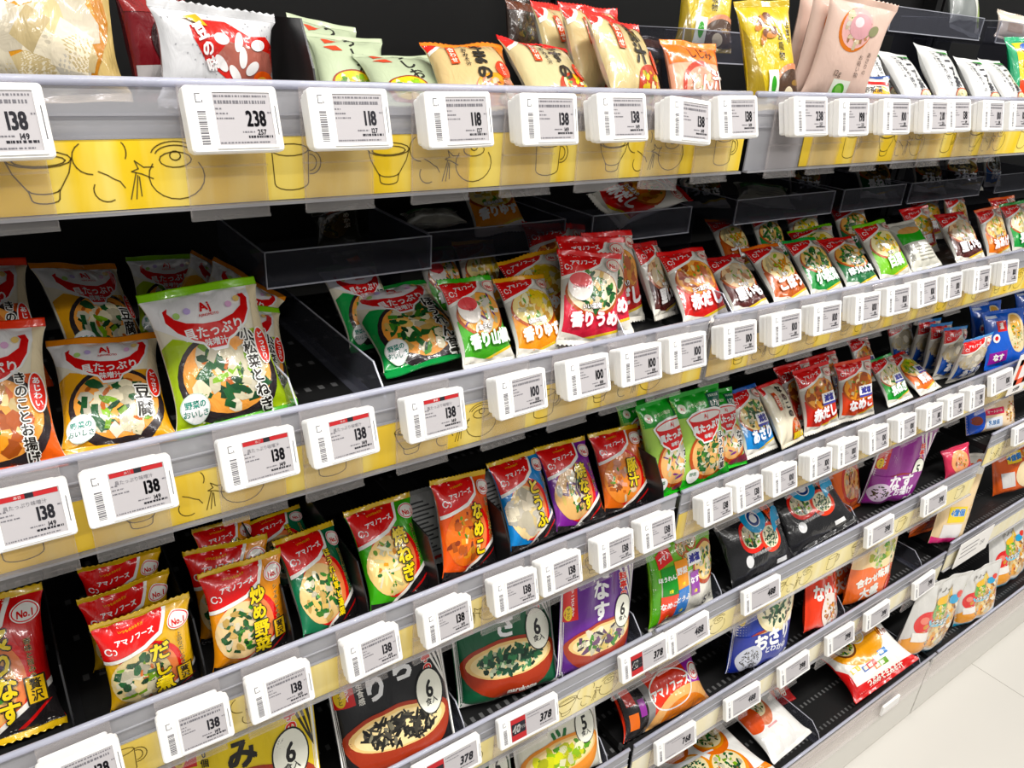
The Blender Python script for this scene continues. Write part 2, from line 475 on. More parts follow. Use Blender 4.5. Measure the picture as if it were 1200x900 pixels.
def am(base, dark, title, sub, food, broth='E8B071', seed=1, gold='D9B43A', box=True):
    """gold-crimped square packet: red banner, No.1 badge, bowl and brush-lettered title"""
    a = Art(102, 121, seed); a.base = base; a.back = 'B9B9B6'
    a.ell(46, 40, 40, 44, 'D9301F'); a.ell(44, 40, 35, 40, 'F08A5C'); a.ell(36, 38, 34, 37, broth)
    a.food(36, 38, 32, 34, food, None, 1.25)
    a.poly([(0, 0), (0, 6), (40, 0)], dark)
    a.poly([(30, -1), (100, 34), (100, -1)], 'F2EEE6'); a.poly([(38, -1), (100, 29), (100, -1)], dark)
    a.poly([(62, 2), (92, 18), (96, 18), (68, 2)], 'C22A2A')
    a.poly([(0, 100), (0, 62), (20, 66), (46, 71), (66, 81), (74, 100)], 'F7F3EE')
    a.poly([(0, 100), (0, 66), (20, 70), (45, 75), (63, 84), (70, 100)], 'D4222A')
    a.text('アマノフーズ', 37, 85.5, 7.2, 'FFFFFF', off=.045, rot=5); logo_a(a, 9, 78, 8)
    a.text('いつものおみそ汁', 36, 94, 3.2, 'F2C04A', off=.02, rot=3)
    no1(a, 85, 87, 12.5)
    n = len(title)
    a.text(title, 60, 44, min(23, 62/n*1.35), 'F4D42A', True, (('1D1710', .10),), .045)
    a.text(sub, 84, 52, 6.2, '2A2015', True, (('F2DA8A', .05),), .02)
    if box:
        a.rect(75, 18, 93, 39, '2A2418'); a.rect(76.5, 19.2, 91.5, 37.8, 'D9B23A'); a.text('贅沢', 84, 28.5, 10, '2A2418', True, off=.03)
    return dict(art=a, T=15, top=8, bot=8 if seed == 11 else 5, tcol=gold, bcol=gold if seed == 11 else dark, name='soup_packet')

def aj(edge, acc, title, food, seed=2, balloon='どっさり', bcol=None, broth='E9A25C'):
    """white-topped packet with the red bowl-shaped logo and black bowl of soup"""
    a = Art(112, 128, seed); a.base = 'EFE9D6'; a.back = 'C9C8C2'
    a.poly([(-2, -2), (-2, 60), (12, 66), (34, 58), (60, 60), (102, 64), (102, -2)], acc)
    a.poly([(84, 100), (92, 84), (88, 62), (102, 50), (102, 100)], 'F1E2C2')
    a.poly([(0, 100), (0, 78), (8, 72), (22, 62), (40, 55), (60, 55), (78, 64), (88, 76), (92, 88), (90, 100)], 'F4F2F2')
    # bowl
    a.ell(52, 30, 46, 40, '2B2326'); a.ell(52, 32, 41, 33, broth); a.food(52, 32, 38, 30, food, None, 1.2, 1.4)
    # red bowl logo
    L = [(12, 88), (17, 90), (15, 86), (19, 80), (28, 75), (42, 72.5), (58, 72.5), (72, 76), (81, 82), (83, 89), (80, 92), (86, 93), (89, 88), (87, 78), (80, 68), (68, 60.5), (62, 58.5), (58, 53), (42, 53), (38, 58.5), (30, 61), (18, 69), (11, 79)]
    a.poly([(50+(x-50)*1.06, 74+(y-74)*1.12) for x, y in L], 'FBF7F4'); a.poly(L, 'CF2230')
    a.text('具たっぷり', 51, 66.5, 11.5, 'FFFFFF', off=.03, rot=3); a.text('味噌汁', 50, 57.5, 7.5, 'FFFFFF', off=.03)
    a.text('Aj', 48, 86, 11, 'CF2230', off=.04, rot=6); a.text('AJINOMOTO', 50, 79, 3.2, 'CF2230', off=.02)
    for x, y, c in ((22, 82, 'B7D98A'), (32, 84, 'C9B7E6'), (70, 84, 'E3B7D9'), (78, 88, 'F2CF8A')): a.ell(x, y, 3, 3, c)
    n = len(title); z = min(15, 56/n*1.2)
    a.text(title, 78, 31, z*1.08, '1D1914', True, (('FBF7EE', .12),), .035)
    if balloon:
        a.ell(90, 48, 6.5, 17, 'FBF3EE'); a.ell(90, 48, 5.4, 15.8, 'D93A2A'); a.text(balloon, 90, 48, 6.2, 'FFFFFF', True, off=.03)
    a.ell(17, 13, 12.5, 12, 'FBFBF6'); a.ring(17, 13, 12.5, 12, .8, 'C9D8C9')
    a.text('野菜の', 17, 15.5, 6.2, '2C8A78', off=.03); a.text('おいしさ', 17, 9.5, 5.6, '3A7A6A', off=.02)
    return dict(art=a, T=17, top=9, bot=8, tcol=edge, bcol=bcol or acc, serr=False, name='soup_packet')

def ar(top, block, title, sub, food, seed=3, broth='E8A85C', low=False, tilt=0, tc='FFFFFF', band='D8262C', oval=None):
    """small packet: red banner and No.1 badge above the food, white title on a colour block, white chevron foot"""
    a = Art(90, 105, seed); a.base = 'D9D7CF'; a.back = 'BEBDB9'
    a.rect(3, 3, 97, 52, block)
    a.poly([(3, -1), (3, 9), (40, 3), (97, 14), (97, -1)], 'EDE9DE')
    a.poly([(40, 3), (97, 14), (97, 11), (50, 2)], 'E8C85A')
    a.ell(50, 56, 46, 33, 'A9521E'); a.ell(50, 58, 43, 30, broth); a.food(50, 58, 40, 27, food, None, 1.25, 1.25)
    a.poly([(0, 100), (0, 70), (18, 74), (46, 81), (66, 89), (74, 100)], 'F6F2EC')
    a.poly([(0, 100), (0, 74), (18, 78), (45, 84), (63, 91), (70, 100)], band)
    a.text('アマノフーズ', 36, 91, 7.2, 'FFFFFF', off=.045, rot=4); logo_a(a, 9.5, 85, 7.5)
    no1(a, 85, 90, 12, 'F3E6DA')
    if oval:
        a.ell(28, 63, 20, 20, 'F6EDE6'); a.ell(28, 70, 18, 10, 'E0575A'); a.text(oval, 28, 62, 4.6, 'B5303A', off=.03)
    if low:
        a.rect(46, 37, 88, 58, 'F7F7FA'); a.rect(46, 37, 88, 41, '4A4A9A'); a.text('減塩', 67, 49, 15, '34358C', off=.06)
    else:
        a.text(sub, 46, 40, 8.2, 'FFFFFF', out=(('6A4A2A', .09),), off=.04, rot=4)
    n = len(title)
    a.text(title, 52, 25, min(25, 84/n), tc, out=((block, .11),), off=.06, rot=3, sx=.95)
    return dict(art=a, T=13, top=8, bot=8, tcol=top, bcol='EDE9DF', name='soup_packet')

def at(base, top, title, side, food, seed=4, corner='D93A2A', broth='C9602A', w=100, h=105):
    """beige packet with vertical brush title and a painted bowl at the lower right"""
    a = Art(w, h-14, seed); a.base = base; a.back = 'D9D4C6'
    a.poly([(0, 100), (0, 80), (9, 83), (18, 91), (23, 100)], 'F3EFE6'); a.poly([(0, 100), (0, 86), (8, 88), (15, 94), (18, 100)], corner)
    a.poly([(84, 100), (100, 100), (100, 52), (94, 70)], top)
    a.ell(72, 14, 30, 24, 'B5482A'); a.ell(72, 20, 27, 18, broth); a.food(72, 18, 24, 17, food, None, 1.1)
    n = len(title)
    a.text(title, 60, 66, min(24, 60/n*1.15), '1F1A14', True, off=.05)
    a.text(side, 42, 66, 7.5, '2A241C', True, off=.03)
    a.rect(20, 54, 31, 86, 'C8502A'); a.text('合わせ', 25.5, 70, 8.5, 'F6EADB', True, off=.03)
    a.ell(86, 46, 9, 13, 'DE4A32'); a.text('おいしい', 86, 46, 4.6, 'F8E8D8', True, off=.03)
    return dict(art=a, T=14, top=7, bot=7, tcol=top, bcol=base, name='soup_packet')

def mk(base, title, food, red='C9242C', dark='151515', seed=5, ttl='FFFFFF', n='6', w=180, h=215, bowl='9C3A1C', side=None):
    """wide stand-up pouch with white outline, bowl of soup and an oval serving count"""
    a = Art(w, h-14, seed); a.base = base; a.back = base
    a.poly([(-1, 100), (-1, -1), (101, -1), (101, 100)], 'F3F1EC'); a.poly([(2.5, 100), (3.5, 4), (12, 1.5), (88, 1.5), (96.5, 4), (97.5, 100)], base)
    for k in range(3): a.poly([(72+k*8, 100), (76+k*8, 100), (90+k*3.2, 66), (97, 50), (97, 47), (89+k*3, 64)], 'EFEDE8' if base != 'EBD02A' else '2A2418')
    a.rect(3, 56, 19, 92, red); a.text('フリーズドライ', 13, 75, 4.8, 'FFFFFF', True, off=.04); a.ell(8, 64, 4.5, 8, 'E8C83A')
    a.text('サッと', 8, 64, 4, '2A2418', True, off=.02)
    a.text('料亭の味', 82, 68, 9, 'D93A32', True, (('F6F2EA', .1),), .05)
    cols = title.split('|')
    for i, c_ in enumerate(cols): a.text(c_, 60-24*i if len(cols) > 1 else 48, 80-7*i if len(cols) > 1 else 76, 21 if len(title) < 6 else 16, ttl, True, off=.05)
    if side: a.text(side, 24, 72, 5.5, 'F1EEE6' if base != 'EBD02A' else '2A2418', True, off=.03)
    pts = [(50+46*math.cos(math.radians(t)), 31+29*math.sin(math.radians(t))) for t in range(180, 361, 12)]
    a.poly([(4, 31)]+[(x, y) for x, y in pts]+[(96, 33)], bowl); a.ell(50, 32, 46, 17.5, bowl); a.ell(50, 31.5, 42, 15, 'E6C48A'); a.ell(50, 31, 38, 13, 'EFD9A8')
    a.food(50, 31, 35, 12, food, None, .95, 1.7)
    a.ell(80, 48, 13, 18.5, '1A1A1A'); a.ell(80, 48, 12, 17.3, 'EFEFE2'); a.text(n, 80, 50, 19, '1A1A1A', off=.03, sx=.8); a.text('食入', 80, 41, 6, '1A1A1A', off=.02)
    a.text('marukome', 58, 7, 6.2, 'F7F3EC', off=.05)
    return dict(art=a, T=27, kind='stand', top=14, bot=0, tcol=base, serr=False, name='soup_pouch', mat='matte')

def jp(base, blocks, w, h, T, kind='pillow', top=9, bot=9, tcol=None, bcol=None, seed=7, name='soup_packet', mat='film', serr=True, back=None):
    a = Art(w, h-top-bot, seed); a.base = base; a.back = back or base
    blocks(a)
    return dict(art=a, T=T, kind=kind, top=top, bot=bot, tcol=tcol or base, bcol=bcol or tcol or base, name=name, mat=mat, serr=serr)

def fivepack(a):
    for x, t, c in ((30, '野菜', 'E8912A'), (52, 'なす', '8A4A9A')):
        pass
    a.rect(0, 0, 100, 100, 'E9E6DA'); a.poly([(0, 0), (8, 0), (10, 100), (0, 100)], '5EA82A'); a.rect(8, 60, 100, 100, '7CB83A')
    for x, y in ((46, 88), (62, 92), (50, 76)): a.ell(x, y, 8, 8, 'B5602A'); a.food(x, y, 6, 6, 'green', 'EBD29A', 1.2)
    a.ell(80, 62, 22, 24, 'A8481E'); a.ell(80, 63, 19, 20, 'EDCB8A'); a.food(80, 63, 17, 18, 'tofu', None, 1.1)
    a.rect(50, 66, 72, 82, 'F5F5FA'); a.text('減塩', 61, 74, 9, '34358C', off=.06)
    a.poly([(8, 90), (30, 98), (30, 80), (8, 74)], 'D8302A'); a.text('アマノ', 19, 85, 6, 'FFFFFF', off=.04, rot=12)
    for x0, y0, x1, y1, c, t in ((10, 40, 30, 74, '2F8A34', 'ほうれん草'), (30, 44, 48, 78, 'EE9A22', '野菜'), (8, 6, 30, 40, 'E4502A', 'なめこ'), (30, 8, 48, 44, '2A78C0', 'とうふ'), (52, 28, 66, 58, '8E4A9C', 'なす')):
        a.rect(x0, y0, x1, y1, c); a.text(t, (x0+x1)/2, (y0+y1)/2+4, min(8, 18/len(t)*1.6), 'FFFFFF', off=.05); a.text('1食', (x0+x1)/2, y0+5, 4.5, 'F4E23A', off=.04)
    a.text('5', 76, 14, 16, '2A2622', off=.02, sx=.9); a.text('食', 88, 13, 7, '2A2622', off=.02)

def blackpack(a):
    a.ell(38, 62, 20, 16, 'D93A1E'); a.ell(38, 63, 16, 12, 'E9E2C2'); a.food(38, 63, 15, 11, 'tofu', None, 1.3)
    a.ell(66, 50, 18, 15, 'E04A22'); a.ell(66, 51, 14, 11, 'EFE8CC'); a.food(66, 51, 13, 10, 'weed', None, 1.1)
    a.ell(52, 84, 17, 14, '2FA0D0'); a.ell(52, 84, 9, 8, 'F4F6F8'); a.ring(52, 84, 8, 7, 3, '1E3A78')
    a.poly([(74, 70), (84, 72), (80, 98), (70, 96)], 'E85A1E'); a.text('料亭の味', 77, 84, 6, '6A1E0A', True, off=.03, rot=-4)
    a.ell(88, 62, 14, 18, '34A8D8', 0, 20, 200); a.rect(82, 60, 95, 67, 'F2F4F4'); a.text('5袋入', 88.5, 63.5, 5, '1A1A1A', off=.04)
    a.ell(24, 30, 6, 6, 'D8D8D8'); a.rect(70, 6, 84, 13, 'E8E8E8'); a.text('化学調味料無添加', 44, 36, 4, 'C9C9C9', off=.02)

def bag10(a):
    a.rect(0, 0, 100, 100, 'F2EFE8'); a.poly([(0, -1), (0, 16), (100, 8), (100, -1)], 'CF2024'); a.poly([(0, 0), (0, 60), (9, 40), (9, 0)], 'CF2024')
    a.ell(48, 78, 40, 26, 'E8A23A'); a.ell(30, 80, 15, 13, '6A3A1E'); a.ell(30, 81, 13, 11, 'EBD9A6'); a.food(30, 81, 12, 10, 'tofu', None, 1.2)
    a.ell(54, 88, 12, 10, 'E9C86A'); a.ring(54, 88, 12, 10, 1.4, 'F4F0E4'); a.food(54, 88, 9, 7, 'egg', None, 1.2)
    a.text('10', 85, 70, 16, '7A2A1E', off=.01, sx=.8); a.text('食', 94, 68, 7, '7A2A1E', off=.01)
    for i, (x, c) in enumerate(((20, 'D9C23A'), (36, '4A6AB0'), (52, 'E0862A'), (68, '3A78B8'), (44, 'C8402A'), (60, '6A9A3A'))):
        a.rect(x-7, 34-(i % 3)*7, x+7, 44-(i % 3)*7, c); a.rect(x-5, 36-(i % 3)*7, x+1, 42-(i % 3)*7, 'F2E9D6')
    a.text('つぶみそ生みそ汁', 52, 8, 7, 'F8F0E6', off=.05, rot=-3)

def white10(a):
    a.rect(0, 0, 100, 100, 'F3F1EC')
    for x, y, r, f in ((26, 36, 21, 'weed'), (62, 20, 22, 'tofu'), (66, 66, 21, 'green'), (22, 78, 17, 'cabbage')):
        a.ell(x, y-3, r, r*1.02, 'D9702A'); a.ell(x, y+2, r*.93, r*.86, 'E2952E'); a.ell(x, y+2.5, r*.8, r*.72, 'EBDDB4'); a.food(x, y+2.5, r*.7, r*.62, f, None, 1.1)
    a.poly([(-1, 60), (28, 52), (60, 48), (60, 46), (28, 47), (-1, 52)], 'FBFAF6')
    a.poly([(55, 0), (100, 8), (100, 0)], 'EE8A22'); a.poly([(0, 0), (0, 14), (26, 8), (40, 0)], 'EE8A22')
    a.text('まごころ', 52, 92, 9, 'B9962A', off=.01); a.text('10', 42, 80, 12, '4A4640', off=-.005, sx=.8); a.text('食', 51, 79, 5, '4A4640', off=0)
    a.ell(60, 84, 12, 11, 'D9261E'); a.text('得', 60, 84, 12, 'F6D23A', off=.04); a.rect(80, 88, 94, 96, 'E8C03A')

def cerealbag(a):
    a.rect(0, 0, 100, 100, 'D9D8D4'); a.food(58, 46, 40, 34, 'cereal', 'D3B48A', .9, 2.2); a.ell(26, 26, 30, 14, 'EDA23A', 20)
    a.ell(26, 52, 17, 16, 'D8302A'); a.ell(22, 56, 6, 5, 'EE8A78'); a.ell(46, 64, 15, 11, '5AA63A'); a.food(50, 60, 13, 9, 'egg', None, 1.4)
    a.ring(52, 56, 24, 14, 4, '6FBFD8', 180, 340); a.poly([(38, 76), (66, 92), (72, 78), (44, 70)], 'F4BE1E'); a.ell(60, 84, 5, 6, 'F8DC6A')
    a.text('カラダに', 52, 48, 9, 'FBFBF4', out=(('3A5A4A', .1),), off=.05, rot=-6); a.text('グラノーラ', 48, 90, 8, '4A463E', off=.02)
    a.rect(0, 0, 100, 7, '34A4C8'); a.ell(76, 72, 8, 6, '3AA0CC'); a.ell(84, 78, 5, 5, 'D8402E'); a.rect(10, 28, 34, 40, 'F3F0EA')

D = {}
def _d(k, v): D[k] = v

_d('am_red', lambda: am('C8222A', '1E1B1C', '炙りなす', '香味と旨みの', 'eggplant', seed=11))
_d('am_tofu', lambda: am('E3B42C', '1E1B1C', 'だし煮', '上品なだしのきいた', 'tofu', 'E6D2A0', seed=12))
_d('am_itame', lambda: am('E8992A', '1E1B1C', '炒め野菜', 'シャキシャキ食感の', 'green', 'F0D2A2', seed=13))
_d('am_horenso', lambda: am('1F6B4A', '1E1B1C', 'ほうれん草と湯葉', '国産素材のおいしさ', 'green', 'E0C08A', seed=14, box=False))
_d('am_negi', lambda: am('4EA62E', '1E1B1C', '焼ねぎ', '香ばしいおみそ汁', 'noodle', 'E9C98A', seed=15, box=False))
_d('am_nameko', lambda: am('E8641E', '1E1B1C', 'なめこ', '香味と旨みの味わい', 'nameko', 'D9702A', seed=16, box=False))
_d('am_blue', lambda: am('2A86C8', '1E1B1C', 'とうふ', '三種の具材の合わせ', 'fu', 'E9D2A2', seed=17, box=False))
_d('am_nasu', lambda: am('7A2E8E', '1E1B1C', '焼なす', '香ばしく焼いた', 'eggplant', 'DDB27A', seed=18, box=False))
_d('am_pork', lambda: am('D9702A', '1E1B1C', '豚汁', 'コクのある旨み', 'pork', 'DD8A4A', seed=19, box=False))
def _amback():
    def f(a):
        for i in range(13): a.rect(12, 88-i*6, 12+60*(.6+.4*((i*7) % 5)/5), 90.5-i*6, '4A4A4C')
        a.rect(10, 4, 90, 9, 'A8302A')
    return jp('A9A9A8', f, 102, 137, 14, top=8, bot=8, tcol='8A8A88', seed=20)
_d('am_back', _amback)
_d('aj_kinoko', lambda: aj('E64A22', 'E0682A', 'きのことお揚げ', 'nameko', 21, 'あじわい', 'D8561E'))
_d('aj_tofu', lambda: aj('DE8A22', 'E3A832', '豆腐', 'tofu', 22, 'どっさり', 'E3A832'))
_d('aj_komatsuna', lambda: aj('8CC42A', 'A9C23A', '小松菜とねぎ', 'tofu', 23, 'どっさり', '5EB03A'))
_d('aj_spinach', lambda: aj('2A8A3E', '2E9A52', 'ほうれん草', 'green', 24, None, '1F8A4A'))
_d('ar_sansho', lambda: ar('4AA832', '4FA03A', '香り山椒', '柚子と', 'onion', 31, oval='国産'))
_d('ar_yuzu', lambda: ar('E3A82A', 'EE9A22', '香りゆず', '柑橘の余韻', 'egg', 32, 'F2DC9A'))
_d('ar_ume', lambda: ar('D8262C', 'D2384A', '香りうめ', 'いい塩梅', 'green', 33, 'F0DFC0', oval='紀州産梅干し'))
_d('ar_akadashi', lambda: ar('D8262C', 'C8321E', '赤だし', '三つ葉入り', 'nameko', 34, 'E3A25A'))
_d('ar_satoimo', lambda: ar('B8262C', '4E1F1C', '里いも', 'やわらか', 'clam', 35, 'EBC9A0'))
_d('ar_gobo', lambda: ar('EE7A2A', 'B85E22', 'ごぼう', '香り', 'root', 36, 'EFD9A2'))
_d('ar_komatsuna', lambda: ar('2F9A4A', '1F8A44', '小松菜', 'たっぷり', 'green', 37, 'EBC27A'))
_d('ar_spinach', lambda: ar('D8262C', '17683C', 'ほうれん草', 'たっぷり', 'green', 38, 'D9A25A'))
_d('ar_hakusai', lambda: ar('7CC22E', '7DBE2A', '白菜', '甘み', 'egg', 39, 'F0E6B0'))
_d('ar_orange', lambda: ar('EE6A2A', 'E8822A', '油あげ', 'ふっくら', 'root', 40, 'EBC27A'))
_d('ar_lowsalt_green', lambda: ar('2F9A4A', '2C9A4A', '長ねぎ', '', 'noodle', 41, 'F0E2B8', True))
_d('ar_yasai', lambda: ar('D8262C', 'C83A22', '野菜', '五種の', 'egg', 42, 'EBAF5A'))
_d('ar_negi', lambda: ar('2A2A2A', '1F5A34', '長ねぎ', 'ふわり', 'dark', 43, '8A6A3A', band='2A2A2A'))
_d('ar_dark', lambda: ar('262626', '20262A', 'うおさ', '磯の香り', 'dark', 44, '8A7A4A', band='1E1E1E'))
_d('ar_blue', lambda: ar('1E5A9A', '2A6AAE', 'あおさ', '磯の香り', 'dark', 45, 'A9B0B0', band='1E5A9A'))
_d('ar_asari', lambda: ar('2A5AA8', '2A86C8', 'あさり', '', 'green', 46, 'EBD9A8', True))
def _ww():
    d = at('EAE2CC', 'D8262C', 'なめこの', 'おみそ汁', 'pork', 47, 'D8262C', w=90, h=121); d['art'].rect(45, 2, 97, 12, 'F2D21E'); return d
_d('ar_white_nameko', _ww)
_d('ar_low_akadashi', lambda: ar('D8262C', 'CC3A1E', '赤だし', '', 'nameko', 48, 'E3A25A', True))
_d('ar_low_nameko', lambda: ar('E0502A', 'D8502A', 'なめこ', '', 'nameko', 49, 'E39A4A', True))
_d('ar_low_negi', lambda: ar('2F9A4A', '2C9A3E', '長ねぎ', '', 'noodle', 50, 'F0E2C0', True))
_d('ar_low_yasai', lambda: ar('D8362C', 'E8782A', '野菜', '', 'cabbage', 51, 'E9B25A', True))
_d('ar_clam', lambda: ar('3A8AD0', '1E58B0', 'あさり', '', 'fu', 52, 'E9DCC0'))
def _arback():
    def f(a):
        a.rect(4, 52, 96, 78, '3EA832'); a.ell(50, 80, 40, 10, 'D9A46A'); a.rect(0, 0, 100, 52, 'D6D4C8')
        for i in range(18): a.rect(4, 14+i*2, 16, 15+i*2, '3A3A3A')
        for i in range(5): a.rect(30, 12+i*7, 86, 14+i*7, 'A8A69C')
    return jp('C9C8BE', f, 90, 121, 13, top=8, bot=8, tcol='D0CEC4', seed=53)
_d('ar_back', _arback)
def _low(title, food, seed, foot):
    def f(a):
        a.rect(0, 0, 100, 100, 'A9CC6A'); a.rect(0, 78, 100, 100, '2E9A3A'); a.rect(0, 0, 100, 8, '3EB032')
        a.ell(12, 88, 7, 7, 'E9F0DC'); a.text('Aj', 12, 88, 6, 'CF2230', off=.03); a.text('やさしい塩分', 42, 89, 6, 'DDECC8', off=.03)
        a.rect(68, 80, 98, 97, '1F5A4A'); a.text('0.73g', 83, 86, 11, 'F4F6EE', off=.03, sx=.8); a.text('食塩相当量', 83, 94, 4, 'DDE9DC', off=.02)
        a.ell(54, 30, 44, 38, 'B5522A'); a.ell(54, 31, 39, 33, 'E9B27A'); a.food(54, 31, 36, 30, food, None, 1.2, 1.4)
        p = [(16, 74), (22, 66), (28, 56), (40, 50), (42, 47), (62, 47), (64, 50), (78, 58), (86, 68), (92, 76)]
        a.poly([(12, 76)]+[(x+(x-54)*.06, y-2) for x, y in p]+[(96, 78), (80, 82), (54, 83), (26, 81)], 'F8F4F0'); a.poly(p, 'CF2230'); a.ell(54, 74.5, 36, 7, 'E9E4E0'); a.ring(54, 74.5, 38, 8, 2, 'CF2230')
        a.text('Aj', 54, 75, 9, 'CF2230', off=.04); a.text('具たっぷり', 54, 63, 13, 'FFFFFF', off=.06, rot=3); a.text('味噌汁', 54, 53, 7, 'FFFFFF', off=.04)
        a.text(title, 80, 32, 60/len(title) if len(title) > 3 else 17, '1D1914', True, (('FBF7EE', .14),), .05)
        a.ell(16, 12, 11, 11, 'F4F6F0'); a.text('野菜', 16, 14, 6, '4A7A5A', off=.03); a.poly([(40, 0), (100, 0), (100, 12), (52, 6)], foot)
    return jp('A9CC6A', f, 105, 160, 15, top=8, bot=9, tcol='2E9A3A', bcol='3EB032', seed=seed, serr=False)
_d('aj_low_spinach', lambda: _low('ほうれん草', 'green', 54, '2E9A3A'))
_d('aj_low_nasu', lambda: _low('なす', 'onion', 55, '7A2E3E'))
# top shelf
def _fu():
    def f(a):
        a.ell(50, 50, 49, 44, 'B87C1C'); a.food(50, 50, 44, 38, 'fu', 'C98E22', .8, 1.15)
    return jp('D2B880', f, 195, 145, 28, top=8, bot=8, tcol='E0B4A8', bcol='D9C6A8', seed=60, name='wheat_gluten_bag', serr=False)
_d('fu_bag', _fu)
def _rw():
    def f(a):
        a.rnd.seed(4)
        for i in range(60): x, y = a.rnd.uniform(3, 97), a.rnd.uniform(3, 97); a.ell(x, y, .7, .4, '9A9A9E', a.rnd.uniform(0, 90), n=5); a.n -= 1
        a.poly([(20, 84), (34, 92), (52, 92), (72, 78), (88, 80), (96, 70), (95, 40), (80, 14), (50, 22), (28, 46), (20, 70)], 'C9342A')
        a.poly([(36, 50), (60, 24), (84, 16), (95, 40), (92, 60), (70, 66), (50, 70)], 'A8665A')
        for x, y, r in ((44, 72, 0), (60, 70, 60), (62, 52, 80), (42, 44, -40), (70, 40, 30), (54, 32, -50), (78, 68, 10)): a.ell(x, y, 7, 3.6, 'F5F0EE', r)
        a.ell(84, 20, 14, 9, 'E8662A', -20); a.ell(80, 22, 7, 5, 'F2B05A'); a.ell(90, 16, 5, 4, '4A9A3A')
        a.poly([(18, 92), (30, 96), (34, 84), (28, 84)], 'E0B03A'); a.text('豆の味', 30, 60, 10, 'F5F0EE', True, off=.05, rot=20)
    return jp('D2D2D3', f, 130, 86, 15, top=8, bot=8, seed=61, name='bean_soup_packet')
_d('red_white', _rw)
_d('darkred', lambda: jp('6A1A20', lambda a: (a.rect(0, 0, 100, 30, 'B9B4B4'), a.rect(0, 84, 100, 100, '8A2A2A'), a.text('汁粉', 74, 52, 20, 'D9C8BE', True, off=.04), a.ell(40, 52, 22, 20, '2A1416')), 110, 100, 14, top=8, bot=8, tcol='7A2226', seed=62))
def _pg():
    def f(a):
        a.text('うしお', 58, 66, 22, '23241E', True, off=.03, rot=14); a.poly([(14, 92), (34, 88), (44, 94), (26, 84), (16, 82)], 'C8503A'); a.poly([(12, 76), (30, 78), (38, 70), (24, 68)], 'C8503A')
        a.ell(44, 16, 30, 20, '8A3A22'); a.ell(44, 19, 26, 15, 'E3C24A'); a.food(44, 18, 24, 13, 'cabbage', None, 1.1); a.text('白みそ', 86, 16, 5, '3A3A34', off=.02)
    return jp('B6C0A4', f, 100, 105, 12, top=7, bot=7, tcol='BCC6AA', seed=63, mat='matte', serr=False)
_d('pale_green', _pg)
_d('beige_orange', lambda: at('CDB588', 'E8822A', 'ごまの', 'おみそ汁', 'pork', 64, 'D93A2A', 'EE9A3A'))
_d('beige_nasu', lambda: at('CCBF98', 'D8262C', 'なすの', 'おみそ汁', 'egg', 65, 'D93A2A', 'B0401E'))
_d('beige_pork', lambda: at('D2BF92', 'DE3A22', '豚汁', '', 'egg', 66, 'D93A2A', 'B0401E'))
def _clam():
    def f(a):
        a.rect(0, 66, 100, 100, 'EE7A28'); a.text('しじみ', 56, 82, 17, '5A2A12', off=.03); a.ell(50, 26, 38, 34, 'B5402E'); a.ell(50, 24, 33, 28, 'E8A08A'); a.food(50, 22, 30, 24, 'clam', None, 1.1)
        a.text('とん汁', 58, 34, 24, 'F8EEE6', out=(('A8402E', .06),), off=.04, rot=8)
    return jp('E9AF94', f, 98, 92, 14, top=7, bot=7, tcol='F08A3A', seed=67, serr=False)
_d('orange_clam', _clam)
def _ms():
    def f(a):
        a.poly([(0, 0), (30, 0), (8, 60), (0, 80)], '9A8420'); a.text('松茸の', 84, 70, 10, '3A2E10', True, off=.01); a.text('お吸物', 64, 56, 13, '3A2E10', True, off=.01)
        for x, y, r in ((26, 78, 30), (40, 84, -30), (30, 66, 60), (46, 68, 10)): a.ell(x, y, 12, 5, 'B5763A', r); a.ell(x+5, y+4, 7, 6, '6A3A1E')
        a.ell(82, 12, 40, 34, 'C98A6A'); a.ell(82, 10, 35, 29, '4A3426'); a.ell(74, 8, 10, 9, 'E9DCC0'); a.ell(88, 18, 8, 4, '8A6A3A')
        a.rect(30, 2, 52, 32, 'EEF2E6'); a.ell(41, 17, 6, 12, '3E9A2E')
    return jp('CDB530', f, 90, 135, 13, top=8, bot=8, tcol='BFA528', seed=68, name='clear_soup_packet', serr=False)
_d('yellow_matsu', _ms)
def _pk():
    def f(a):
        a.ell(46, 74, 26, 26, 'C8743A'); a.food(48, 76, 24, 24, 'clam', 'DDB0AC', 1.0); a.ell(52, 78, 17, 15, 'CFA0A4'); a.ell(48, 82, 7, 6, 'EBD6D8'); a.ell(74, 76, 8, 6, '8A8A6A', 30)
        a.text('あさりの', 80, 44, 7, '4A3A34', True, off=0); a.text('お吸い物', 68, 40, 7, '4A3A34', True, off=0); a.text('12g', 38, 30, 10, '6A5A50', off=.01)
        a.rect(36, 2, 64, 24, 'EEF3E6'); a.ell(50, 13, 9, 9, '56A83C'); a.ell(50, 13, 5, 7, '8CC86A', 30)
    return jp('D9BFB2', f, 112, 152, 10, top=9, bot=9, tcol='D2B6A8', seed=69, name='clear_soup_packet', mat='matte')
_d('pink', _pk)
_d('tube_snack', lambda: jp('E9E4DC', lambda a: (a.rect(0, 0, 100, 22, 'E8662A'), a.ell(70, 26, 22, 16, 'EDB43A'), a.rect(8, 58, 34, 76, '2E4A9A'), a.rect(40, 60, 92, 72, 'C8302A'), a.text('お茶漬', 50, 42, 14, '2A2622', off=.03)), 84, 60, 13, top=6, bot=6, tcol='2E4A8A', seed=70))
